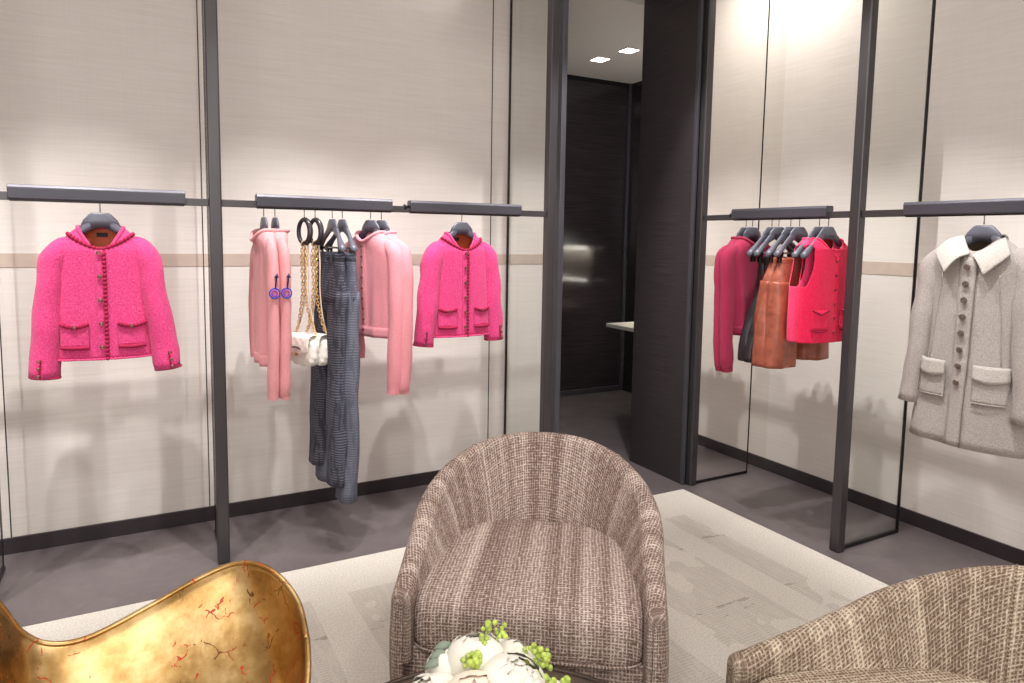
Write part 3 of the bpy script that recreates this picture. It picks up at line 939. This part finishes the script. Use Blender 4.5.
# ------------------------------------------------------------------ right wall, side-on group
def RH(y, label, rz=0, **kw): return hanger((XF, y, RZ), rz, label, **kw)
for k, y in enumerate((2.735, 2.690)):
    rz = R(-2)
    RH(y, ('dark hanger inside the rear plum knit beside the mirror', 'dark hanger inside the front plum knit with its round neck showing')[k], rz)
    knit((XF, y, RZ), rz, ('plum red knit sweater, rearmost on the right bar beside the mirror', 'plum red knit sweater with round neck, in front of its twin')[k], 'plum', 'plumdark', 'redlining', seed=41+k, hemz=-.62, slz=-.82, far=-.72, width=.165, sw=.029, depth=.045, slx=.004, near=-1, cardi=False)
for k, y in enumerate((2.560, 2.515)):
    rz = R(-2)
    RH(y, ('rear black clip hanger behind the cognac shorts', 'front black clip hanger behind the cognac shorts')[k], rz, clips=True)
    legs_garment('leather_shorts', (XF, y, RZ), rz, ('rear black leather shorts behind the cognac pair, hem corner showing', 'front black leather shorts just behind the cognac leather shorts')[k], 'shorts', 'blackleather', -.198, -.36, (-.74, -.72), .085, .085, .052, .045, seed=51+k, spread=.150, hemd=.040)
for k, y in enumerate((2.441, 2.388)):
    rz = R(-2)
    RH(y, ('slate clip hanger of the rear cognac leather shorts', 'slate clip hanger of the front cognac leather shorts')[k], rz, clips=True)
    legs_garment('leather_shorts', (XF, y, RZ), rz, ('rear cognac leather shorts, right behind the front cognac pair', 'front cognac leather shorts with crinkled waist, left of the vests')[k], 'shorts', 'leather', -.198, -.36, (-.745, -.72), .135, .175, .105, .060, seed=55+k, spread=.125, hemd=.065)

def vest(loc, rz, label, mat, seed, front=True):
    e = empty('tweed_vest', loc, rz, label, 'vest')
    g = Garment(sh=.155, zsh=-.150, zneck=-.100, neckw=.085, hemz=-.600, hemw=.175, chest=.175, depth=.055, dip=.085, seed=seed, wav=.004, nseg=180, m1=70)
    def hole(z, x):
        if z < -.335: return False
        # edge of the armhole: narrow at the shoulder, wide under the arm
        t = (z + .335)/.185
        edge = .176 - .045*min(1, (t*1.6))**.5
        return abs(x) > edge if z < -.145 else abs(x) > .131
    g.body(M[mat], e, M['brownlining'], hole=hole)
    K = len(g.L)
    nk = g.neck(n=80)
    MB().tube([p + Vector((0, 0, .002)) for p in nk], .006, 8, closed=True).build('neck_band', M[mat], e)
    zt = g.pt(K-1, g.n*.75).z
    pkt = [Vector((.008, g.front_y(.008, z) - .005, z)) for z in [lerp(zt, g.hemz, i/24) for i in range(25)]]
    braid(pkt, M[mat], e, 'placket_braid', .003, .0048, .011)
    for i in range(6):
        z = lerp(zt - .02, g.hemz + .05, i/5)
        button(e, (-.006, g.front_y(-.006, z) - .010, z), .008, 'pinkbutton')
    for s in (-1, 1):
        for zt_, zb_ in ((-.44, -.535),):
            x0, x1 = s*.045, s*.140
            pk = g.patch(lambda u, v: lerp(x0, x1, u), lambda u, v: lerp(zb_, zt_, v), 10, 8, .005).build('pocket', M[mat], e, solid=.004)
            L = [Vector((lerp(x0, x1, i/20), g.front_y(lerp(x0, x1, i/20), zt_) - .010, zt_ - .022*(1-abs(i/10-1)))) for i in range(21)]
            braid(L, M['pinktrim'], pk, 'pocket_braid', .004, .005, .011)
            L = [Vector((lerp(x0, x1, i/20), g.front_y(lerp(x0, x1, i/20), zb_) - .008, zb_ - .010*math.sin(PI*i/20))) for i in range(21)]
            braid(L, M['pinktrim'], pk, 'pocket_braid', .003, .004, .011)
    MB().box(-.022, .022, .040, .0415, -.15, -.128).build('neck_label', M['label'], e)
    return e
M['pinkbutton'] = plain('dark_red_button', srgb(150, 20, 60), 0.35, 0.3)
for k, y in enumerate((2.272, 2.222)):
    rz = R(0)
    RH(y, ('slate hanger of the coral pink vest, its round end showing', 'slate hanger of the red vest nearest the post')[k], rz, hw=.195)
    vest((XF, y, RZ), rz, ('coral pink sleeveless tweed vest behind the red one', 'raspberry red sleeveless tweed vest with pocket flaps, nearest the post')[k], ('pinkvest', 'redvest')[k], 61+k)

# ------------------------------------------------------------------ tweed coat
def coat(loc, rz, label):
    e = empty('tweed_coat', loc, rz, label, 'coat')
    g = Garment(sh=.175, zsh=-.178, zneck=-.090, neckw=.072, hemz=-.925, hemw=.225, chest=.165, depth=.075, hemd=.095, dip=.055, seed=71, wav=.006, folds=4)
    g.body(M['coat'], e, M['coatlining'], name='coat_body')
    K = len(g.L)
    for s in (-1, 1):
        P = [(s*.11, 0, -.155), (s*.150, 0, -.178), (s*.176, -.004, -.225), (s*.188, -.014, -.36), (s*.205, -.028, -.58), (s*.222, -.040, -.790)]
        so, C = sleeve(M['coat'], e, P, [(0, .03), (.12, .044), (.3, .052), (.6, .052), (1, .045)], [(0, .03), (.12, .046), (.4, .054), (1, .044)], seed=72+s)
    # pointed collar lying open over the shoulders
    for s in (-1, 1):
        # quad: neck back-side, neck front, lapel tip, outer
        A = Vector((s*.076, .020, -.082)); B = Vector((s*.002, -.066, -.155)); T = Vector((s*.070, -.108, -.232)); O = Vector((s*.140, -.060, -.150))
        def P(i, j):
            u = i/11; v = j/9
            p = A.lerp(B, u).lerp(O.lerp(T, u), v)
            p += Vector((0, -.012 - .014*math.sin(PI*v)*(1-.4*u), .016*math.sin(PI*v)))
            return p
        MB().grid(P, 12, 10).build('collar', M['coatcollar'], e, solid=.008, sub=1)
    bk = [g.pt(K-1, g.n*(.02 + .46*i/24)) for i in range(25)]
    MB().grid(lambda i, j: bk[i] + Vector((0, .010 + .012*j/5, .010 - .035*j/5)) if j else bk[i] + Vector((0, 0, .012)), 25, 6).build('back_collar', M['coatcollar'], e, solid=.006)
    ztop = -.165
    g.patch(lambda u, v: lerp(-.035, .028, u), lambda u, v: lerp(g.hemz + .002, ztop, v), 5, 30, .004).build('placket', M['coat'], e, solid=.004)
    seamL = [Vector((.029, g.front_y(.029, z) - .006, z)) for z in [lerp(ztop, g.hemz, i/24) for i in range(25)]]
    MB().tube(seamL, .0018, 6).build('placket_edge', M['coatlining'], e)
    for i in range(8):
        z = lerp(-.205, -.665, i/7)
        button(e, (-.004, g.front_y(-.004, z) - .012, z), .0125, 'coatbutton')
    for s in (-1, 1):
        x0, x1 = s*.055, s*.165
        pk = g.patch(lambda u, v: lerp(x0, x1, u), lambda u, v: lerp(-.735, -.60, v), 12, 10, .008).build('pocket', M['coat'], e, solid=.006)
        g.patch(lambda u, v: lerp(x0*.98, x1*1.02, u), lambda u, v: lerp(-.640 - .012*math.sin(PI*u), -.585, v), 12, 6, .018).build('pocket_flap', M['coatcollar'], pk, solid=.007)
        L = [Vector((lerp(x0, x1, i/16), g.front_y(lerp(x0, x1, i/16), -.733) - .013, -.733)) for i in range(17)]
        MB().tube(L, .003, 6).build('pocket_edge', M['coat'], pk)
        # princess seam
        sm = [Vector((s*(.105 + .03*t), g.front_y(s*(.105+.03*t), lerp(-.23, -.58, t)) - .002, lerp(-.23, -.58, t))) for t in [i/16 for i in range(17)]]
        MB().tube(sm, .002, 6).build('seam', M['coat'], e)
    return e
hanger((XF, 1.524, RZ), R(-90), 'dark hanger holding the grey tweed coat')
coat((XF, 1.524, RZ), R(-90), 'long grey tweed coat with pale pointed collar and eight buttons at right')

# ------------------------------------------------------------------ rug
_r = MB().box(-1.9, 2.867, -1.2, 3.018, 0.0, .012).build('area_rug', M['rug'], bevel=.004)
tag(_r, 'large cream rug with faint printed lines under the armchairs', 'rug')

# ------------------------------------------------------------------ armchairs
def armchair(loc, rz, label, sc=1.0, fab='tweed'):
    e = empty('tweed_armchair', loc, rz, label, 'armchair'); e.scale = (sc,)*3
    W, Dp, n = .39, .375, 61
    # plan of the shell centre line: straight arms in front, round back
    def plan(s, off):
        """s 0..1 from front-right to front-left; off outward"""
        arm = .34; r = W
        Ltot = 2*arm + PI*r
        d = s*Ltot
        yf = -Dp
        yc = yf + arm
        if d < arm: return Vector((W + off - .02*(1-d/arm), yf + d, 0)), Vector((1, 0, 0))
        if d > Ltot - arm: return Vector((-(W + off - .02*(1-(Ltot-d)/arm)), yf + (Ltot-d), 0)), Vector((-1, 0, 0))
        a = (d - arm)/r
        nrm = Vector((math.cos(a), math.sin(a), 0))
        return Vector((nrm.x*(r+off), yc + nrm.y*(r+off), 0)), nrm
    def ztop(s):
        a = abs(2*s - 1)     # 0 at the back, 1 at the arm front
        return interp_s(a)
    def interp_s(a):
        tab = [(0, .760), (.12, .757), (.25, .738), (.4, .693), (.55, .636), (.7, .585), (.85, .542), (1, .502)]
        return (interp(tab, max(0, a-.04)) + interp(tab, a) + interp(tab, min(1, a+.04)))/3
    ns = 90
    th = .075
    def prof(s):
        zt = ztop(s); a = abs(2*s-1)
        bk = 1 - sstep(.0, .75, a)
        sd = 1 - sstep(.62, .98, a)
        fl = .012 + .035*bk
        tt = lerp(.062, .078, sd)
        P = []
        for k in range(9):
            t = k/8; P.append((fl*t - .02*(1-t)*bk + .012*math.sin(PI*t), lerp(.055, zt - tt*.5, t)))
        for k in range(1, 10):
            an = PI*k/10
            P.append((fl - tt*.5 + tt*.5*math.cos(an), zt - tt*.5 + tt*.5*math.sin(an)))
        for k in range(9):
            t = k/8; P.append((fl - tt - (.070*sd + .03*bk)*t**.8 - .012*math.sin(PI*t)*sd, lerp(zt - tt*.5, .30, t)))
        return P
    K = len(prof(0))
    cache = [prof(i/(ns-1)) for i in range(ns)]
    clen = []
    for P in cache:
        L = [0]
        for a, b in zip(P, P[1:]): L.append(L[-1] + math.hypot(a[0]-b[0], a[1]-b[1]))
        clen.append(L)
    Ltot = .68 + PI*W
    def shp(i, j):
        s = i/(ns-1); o, z = cache[i][j]
        p, nr = plan(s, o - 0.0)
        return Vector((p.x, p.y, z))
    mb = MB()
    mb.grid(shp, ns, K, uvf=lambda i, j: (i/(ns-1)*Ltot, clen[min(i, ns-1)][min(j, K-1)]))
    # rounded arm fronts
    for side in (0, 1):
        i0 = 0 if side == 0 else ns-1
        P = cache[i0]
        cx = sum(p[0] for p in P)/K
        m = 6
        def FP(i, j, i0=i0, P=P, cx=cx):
            t = i/(m-1) * PI/2
            o, z = P[j]
            oc = -.028; zc = min(z, ztop(0) - .04)
            o2 = oc + (o-oc)*math.cos(t)**.6 if i < m-1 else oc + (o-oc)*.02
            z2 = zc + (z-zc)*(math.cos(t)**.6 if i < m-1 else .02)
            p, nr = plan(0 if i0 == 0 else 1, o2)
            return Vector((p.x, p.y - .030*math.sin(t), z2))
        mb.grid(FP, m, K, uvf=lambda i, j, P=P: (P[min(j, K-1)][0] + .5*side + .03*i, P[min(j, K-1)][1]), flip=(side == 0))
    mb.build('shell', M[fab], e, weld=True)
    # welts where the arm panels meet the back panel
    for s0 in (.355, .645):
        i0 = int(s0*(ns-1))
        pts = [shp(i0, j) for j in range(9, K)]
        pts = [Vector((p.x, p.y, p.z)) for p in pts]
        MB().tube(pts, .0035, 6).build('welt', M[fab], e)
    # seat cushion
    def inner(a, m=0):   # plan outline of the cushion (a 0..1)
        pass
    cw = W - .052
    def outline(t):
        # closed D outline, t 0..1, starting front-left going right round the back
        a = 2*PI*t
        ca, sa = math.cos(a), math.sin(a)
        pw = .24 if sa < 0 else .72
        x = cw*math.copysign(abs(ca)**(pw), ca)
        y = (-.04) + (( -Dp - .03 + .04) * -1 * (-1) if False else 0)
        if sa < 0: y = -.02 - (.378)*abs(sa)**.24
        else: y = -.02 + .265*abs(sa)**.85
        return x, y
    no = 72; rows = [(-.96, .325), (-1.0, .335), (-1.012, .37), (-1.01, .425), (-.99, .450), (-.955, .468), (-.89, .477), (-.7, .482), (-.45, .486), (-.2, .488), (0.0, .489)]
    def CP(i, j):
        t = i/no; k, z = rows[j]; k = -k
        x, y = outline(t)
        yc = -.05
        return Vector((x*k, yc + (y-yc)*k, z))
    def cuv(i, j):
        p = CP(i % no, min(j, len(rows)-1))
        z = rows[min(j, len(rows)-1)][1]
        if z < .43 and p.y < -.2: return (p.x + 3, z)
        return (p.x + 3, p.y + .8)
    MB().grid(CP, no, len(rows), cu=True, uvf=lambda i, j: (CP(i % no, min(j, len(rows)-1)).x + 3, CP(i % no, min(j, len(rows)-1)).y*1.0 + CP(i % no, min(j, len(rows)-1)).z)).build('seat_cushion', M[fab], e, sub=1)
    wl = [CP(i, 1) + Vector((0, 0, 0)) for i in range(no)]
    MB().tube([Vector((p.x*1.003, p.y*1.0, p.z)) for p in wl], .0045, 6, closed=True).build('cushion_welt', M[fab], e)
    # front rail under the cushion
    fr = MB().grid(lambda i, j: Vector((lerp(-W + .012, W - .012, i/20), -Dp + .016 - .010*math.sin(PI*min(1, j/6)) , lerp(.055, .330, j/6))), 21, 7,
              uvf=lambda i, j: (lerp(-W, W, i/20) + 3, lerp(.055, .318, j/6)), flip=False)
    fr.build('front_rail', M[fab], e, solid=.03, soff=0)
    # under-seat deck and swivel plinth
    MB().lathe([(0, .06), (.30, .06), (.33, .08), (.33, .29), (0, .29)], (0, -.01, 0), 48).build('deck', M[fab], e)
    MB().lathe([(0, 0), (.25, 0), (.26, .008), (.26, .05), (.24, .06), (0, .06)], (0, -.01, 0), 48).build('plinth', M['black'], e)
    return e
armchair((1.135, 1.86, .012), R(-35), 'taupe tweed barrel armchair in the centre, facing the low round table')
armchair((1.50, .65, .012), R(-108), 'tan tweed barrel armchair at the lower right corner, turned to the left', fab='tantweed')

# ------------------------------------------------------------------ gilded lounge
def gold_seat():
    e = empty('gilded_lounge', (-.05, 1.35, .012), 0, 'sculptural gold leaf lounge chair with curling wing in the lower left', 'lounge chair')
    loc = Vector((-.05, 1.35, .012))
    # upper rim, world metres, from far left round the right wing (far side)
    rear = [(-.357, 1.35, .923), (-.315, 1.45, .917), (-.277, 1.5, .864), (-.246, 1.52, .802), (-.216, 1.53, .735), (-.172, 1.53, .699), (-.105, 1.53, .695), (.003, 1.53, .733), (.098, 1.52, .776), (.175, 1.5, .801), (.231, 1.44, .798), (.266, 1.36, .765), (.264, 1.26, .735)]
    front = [(-.357, 1.35, .923), (-.365, 1.22, .84), (-.33, 1.10, .74), (-.27, 1.02, .65), (-.19, .97, .59), (-.10, .95, .56), (.00, .96, .56), (.09, .99, .59), (.17, 1.05, .635), (.225, 1.13, .685), (.25, 1.19, .712), (.264, 1.26, .735)]
    n, m = 70, 26
    Rr = crom(rear, n); Fr = crom(front, n)
    def P(i, j):
        v = j/(m-1)
        a = Rr[i]; b = Fr[i]
        p = a.lerp(b, v)
        span = (a-b).length
        sag = math.sin(PI*v)**.9 * span * .34
        t = i/(n-1)
        nx = interp([(0, .7), (.35, .15), (.5, 0), (.75, .55), (.9, .35), (1, .15)], t)
        return p + Vector((nx*sag*.55, .15*sag, -sag*(1 - .35*nx))) - loc
    MB().grid(P, n, m, uvf=lambda i, j: (i/n, j/m)).build('shell', M['gold'], e, solid=.010, soff=0, sub=1)
    edge = [p - loc for p in Rr] + [p - loc for p in reversed(Fr)]
    MB().tube(edge, .0056, 10, closed=True).build('rim', M['gold'], e)
    # flared pedestal
    c = Vector((-.08, 1.24, 0)) - loc
    MB().lathe([(0, .0), (.27, .0), (.28, .012), (.24, .04), (.15, .12), (.12, .22), (.14, .30), (.19, .36), (.20, .385), (0, .385)], (c.x, c.y, 0), 48).build('pedestal', M['gold'], e)
    return e
gold_seat()

# ------------------------------------------------------------------ round table
TC = (.57, 1.045); TR = .475; TZ = .42
t_ = empty('round_table', (TC[0], TC[1], .012), 0, 'low round bronze-topped table under the white flowers', 'table')
MB().lathe([(0, TZ - .035), (TR - .02, TZ - .035), (TR - .012, TZ - .03), (TR - .012, TZ - .017), (0, TZ - .0165)], n=96).build('tabletop', M['tabletop'], t_)
MB().lathe([(TR - .012, TZ - .036), (TR, TZ - .034), (TR, TZ - .012), (TR - .003, TZ - .010), (TR - .012, TZ - .011), (TR - .012, TZ - .036)], n=96).build('rim', M['tablerim'], t_)
MB().lathe([(0, 0), (.22, 0), (.22, .015), (.05, .03), (.04, .06), (.04, TZ - .06), (.08, TZ - .036), (0, TZ - .036)], n=48).build('pedestal', M['tablerim'], t_)
TTOP = .012 + TZ - .0165

# ------------------------------------------------------------------ flowers
BC = (.585, 1.16)
v_ = MB().lathe([(0, 0), (.055, 0), (.075, .02), (.088, .05), (.085, .085), (.078, .088), (.078, .075), (.068, .03), (0, .012)], n=40).build('flower_vase', M['vase'])
v_.location = (BC[0], BC[1], TTOP); tag(v_, 'small dark bowl vase hidden under the white flowers', 'vase')
bq = empty('flower_bouquet', (BC[0], BC[1], TTOP + .092), 0, 'domed bouquet of white peonies and lime buds on the round table', 'flowers'); bq.scale = (1.40, 1.40, 1.24)
def peony(r, seed, mat, tilt):
    rnd = random.Random(seed)
    mb = MB()
    q = tilt
    for layer, (cnt, rr, cup, ln) in enumerate(((6, 1.0, .75, 1.0), (6, .93, 1.05, .95), (5, .83, 1.3, .9), (4, .70, 1.4, .85), (3, .55, 1.5, .7))):
        for k in range(cnt):
            a0 = 2*PI*(k + rnd.random()*.3)/cnt + layer*.5
            wdt = 1.25*2*PI/cnt*.62
            jit = rnd.uniform(-.08, .08)
            def P(i, j):
                u = i/6*2-1; v = j/6
                an = a0 + u*wdt*(math.sin(PI*min(1, .12+.80*v))**.7)
                el = -.75 + (cup + 1.0 + jit)*v*ln       # elevation rises round the ball
                rad = r*rr*(1 + .02*math.sin(u*4+seed+k)*v + .05*v*(1 - abs(u)))
                el2 = min(el, 1.45)
                p = Vector((math.cos(an)*math.cos(el2)*rad, math.sin(an)*math.cos(el2)*rad, math.sin(el2)*rad*.92))
                return q @ p
            mb.grid(P, 7, 7)
    mb.ball((0, 0, 0), r*.80, r*.80, r*.72, 18, 12)
    return mb
rn = random.Random(5)
heads = [(-.070, .010, .068, .050, 'petal'), (-.032, -.045, .095, .052, 'blush'), (.008, .034, .112, .046, 'petal'), (.030, -.035, .104, .050, 'petal'),
         (.066, .022, .092, .040, 'petal'), (-.022, .055, .090, .040, 'petal'), (.090, -.045, .048, .040, 'petal'), (-.096, -.035, .030, .040, 'petal'), (.055, .070, .072, .038, 'petal'),
         (.000, -.095, .052, .046, 'blush'), (-.060, -.095, .025, .040, 'petal'), (.055, -.100, .020, .040, 'petal')]
for k, (x, y, z, r, mt) in enumerate(heads):
    d = Vector((x*.9, y*.9, .09)).normalized()
    q = Vector((0, 0, 1)).rotation_difference(d).to_matrix()
    o = peony(r, k*3+1, M[mt], q).build('peony', M[mt], bq)
    o.location = (x, y, z*.86)
    MB().tube([(x*.3, y*.3, -.06), (x*.7, y*.7, 0), (x, y, z*.86 - r*.6)], .003, 6).build('stem', M['stem'], bq)
# lime berry sprays
for k, (x, y, z, s) in enumerate(((-.014, .000, .140, .014), (.080, -.012, .118, .024), (.100, .000, .100, .020), (.070, -.050, .105, .018), (-.070, -.066, .085, .012), (.108, -.05, .080, .016))):
    mb = MB()
    for i in range(26):
        p = Vector((rn.gauss(0, 1), rn.gauss(0, 1), rn.gauss(0, 1))).normalized() * s * rn.uniform(.5, 1)
        mb.ball(Vector((x, y, z*.9)) + p, rn.uniform(.0035, .0055), n=7, m=5)
    mb.tube([(x*.6, y*.6, 0), (x, y, z*.9)], .002, 5)
    mb.build('bud_spray', M['lime'], bq)
# one tall sprig
mb = MB(); 
for (ax, ay, az), (bx_, by_, bz) in (((.01, .02, .10), (.024, .03, .158)), ((.02, .02, .11), (.050, .028, .146))):
    mb.tube([(ax, ay, az), (bx_, by_, bz)], .0015, 5)
    for i in range(11):
        t = rn.uniform(.55, 1.05)
        mb.ball(Vector((lerp(ax, bx_, t), lerp(ay, by_, t), lerp(az, bz, t))) + Vector((rn.uniform(-.009, .009), rn.uniform(-.009, .009), rn.uniform(-.006, .006))), rn.uniform(.003, .005), n=6, m=5)
mb.build('bud_sprig', M['lime'], bq)
# grey leaf
for k, (x, y, z) in enumerate(((-.040, .060, .118), (-.028, .072, .122), (-.052, .050, .112))):
    def LP(i, j):
        u = i/8; v = j/4*2-1
        w = .010*math.sin(PI*min(.98, max(.02, u)))**.7
        return Vector((x - .016 + .032*u, y + v*w, z*.9 + .008*math.sin(PI*u) - .006*v*v))
    MB().grid(LP, 9, 5).build('leaf', M['eucal'], bq, solid=.001)

# ------------------------------------------------------------------ far room furnishings
def ledge():
    e = empty('stone_console', (4.06, 4.63, 0), 0, 'white stone console seen through the doorway', 'console')
    MB().box(-.58, .205, -.70, .02, .770, .80).build('counter_top', M['white'], e, bevel=.003)
    MB().box(-.10, .205, -.62, -.06, 0, .77).build('pedestal', M['lacq'], e, bevel=.003)
    return e
ledge()
def glowbox():  # added unseen lit box, placed to give the lacquer its bright reflections
    e = empty('added_glowbox', (4.262, 4.50, 0), 0, 'added ivory niche mirrored in the black lacquer of the far room', 'display niche')
    MB().box(-.02, 0, -.42, .42, 1.10, 1.42).build('back_panel', M['white'], e)
    for z in (1.08, 1.42): MB().box(-.12, 0, -.43, .43, z, z + .02).build('shelf', M['white'], e, bevel=.002)
    MB().box(-.10, -.08, -.41, .41, 1.405, 1.418).build('glow_strip', M['glowlamp'], e)
    MB().box(-.10, -.08, -.41, .41, 1.068, 1.080).build('glow_strip', M['glowlamp'], e)
    return e
glowbox()
for k, (x, y, lb) in enumerate(((3.467, 4.82, 'small square recessed ceiling light, left one through the doorway'), (3.50, 4.48, 'small square recessed ceiling light, right one through the doorway'))):
    e = empty('ceiling_light', (x, y, 3.0), 0, lb, 'ceiling light', 'ceiling lights in the far room')
    MB().box(-.065, .065, -.065, .065, -.006, 0).build('light_frame', M['white'], e, bevel=.002)
    MB().box(-.055, .055, -.055, .055, -.009, -.006).build('diffuser', M['lamp'], e)

# ------------------------------------------------------------------ lights
def area(name, loc, target, size, size_y, power, col=(1, .95, .88)):
    l = bpy.data.lights.new(name, 'AREA'); l.shape = 'RECTANGLE'; l.size = size; l.size_y = size_y
    l.energy = power; l.color = col
    o = bpy.data.objects.new(name, l); COL.objects.link(o); o.location = loc
    d = Vector(target) - Vector(loc); o.rotation_euler = d.to_track_quat('-Z', 'Y').to_euler()
    return o
def spot(name, loc, target, power, ang=70, blend=.5, r=.04, col=(1, .93, .84)):
    l = bpy.data.lights.new(name, 'SPOT'); l.energy = power; l.spot_size = R(ang); l.spot_blend = blend; l.shadow_soft_size = r; l.color = col
    o = bpy.data.objects.new(name, l); COL.objects.link(o); o.location = loc
    d = Vector(target) - Vector(loc); o.rotation_euler = d.to_track_quat('-Z', 'Y').to_euler()
    return o
WC = (1, .978, .958)
area('soft_fill_light', (.4, .4, CH - .03), (.4, .4, 0), 4.6, 4.2, 74, WC)  # added broad fill below the ceiling, softens the whole room
area('soft_fill_light', (-.9, -2.8, 2.2), (.9, 2.6, .5), 3.8, 2.0, 108, WC)  # added fill behind the camera, lifts the lower walls
for x in (-1.1, -.25, .6, 1.45, 2.2):
    spot('downlight', (x, 2.44, CH - .04), (x + .05, 3.66, .62), 165, 49, .75, .022, WC)
for x in (-.7, .95):
    spot('downlight', (x, 2.60, CH - .04), (x + .05, 3.66, .45), 105, 49, .75, .022, WC)
for y in (.4, 1.25, 2.0, 2.75):
    spot('downlight', (2.16, y, CH - .04), (3.5, y, .70), 160, 49, .75, .022, WC)
for x in (.4, 1.5):
    spot('downlight', (x, 1.1, CH - .04), (x, 1.3, 0), 40, 80, .7, .05, WC)
area('cove_light', (.3, YL - .10, CH - .03), (.3, YL - .06, 0), 3.4, .05, 2.5, WC)
area('cove_light', (2.1, YL - .26, CH - .03), (2.1, YL - .02, 2.6), .5, .08, 5, (1, .96, .9))
area('cove_light', (XR - .34, 2.88, CH - .03), (XR - .02, 2.9, 2.6), .1, .35, 9, (1, .96, .9))
# far room: a downlight pair, an added niche and an added fill for the ceiling
area('far_room_light', (3.45, 4.65, 2.96), (3.45, 4.65, 0), .5, .5, 2.5)
area('far_ceiling_fill', (4.0, 3.9, 1.5), (3.6, 4.4, 3.0), .9, .12, 12, (1, .97, .92))  # unseen fill added to brighten the far room ceiling
GR = {'hanger': 'clothes hangers on the bars', 'armchair': 'barrel armchairs', 'partition': 'upright partitions between bays', 'rail': 'thin rails', 'jacket': 'hot pink jackets',
      'sweater': 'knit sweaters', 'cardigan': 'rose pink cardigans', 'jeans': 'jeans under the long bar', 'handbag': 'white chain handbags', 'shorts': 'leather shorts', 'vest': 'tweed vests'}
for o in list(S.objects):
    c_ = o.get('category')
    if c_ in GR and o.parent is None and not o.get('group'):
        o['group'] = GR[c_] if c_ != 'sweater' else ('pale pink sweaters' if 'pale' in o['label'] else 'plum knit sweaters')
w = bpy.data.worlds.new('World'); S.world = w; w.use_nodes = True
w.node_tree.nodes['Background'].inputs[0].default_value = (.9, .87, .84, 1)
w.node_tree.nodes['Background'].inputs[1].default_value = 0.3

# ------------------------------------------------------------------ camera
F_, Y_, P_, Ro_ = 685.6, .4902, .0937, .0145
f = Vector((math.sin(Y_)*math.cos(P_), math.cos(Y_)*math.cos(P_), -math.sin(P_)))
rt = Vector((math.cos(Y_), -math.sin(Y_), 0)); up = rt.cross(f)
rt2 = rt*math.cos(Ro_) + up*math.sin(Ro_); up2 = -rt*math.sin(Ro_) + up*math.cos(Ro_)
cd = bpy.data.cameras.new('camera'); cam = bpy.data.objects.new('camera', cd); COL.objects.link(cam)
mm = Matrix((rt2, up2, -f)).transposed().to_4x4(); mm.translation = (0, 0, 1.5)
cam.matrix_world = mm
cd.sensor_fit = 'HORIZONTAL'; cd.sensor_width = 36; cd.lens = F_*36/1024
cd.shift_x = 10.16/1024; cd.shift_y = -38.85/1024
cd.clip_start = .05
S.camera = cam
S.view_settings.view_transform = 'Standard'; S.view_settings.look = 'None'
S.view_settings.gamma = 1; S.view_settings.exposure = 0.0
try: S.view_settings.use_curve_mapping = False
except Exception: pass
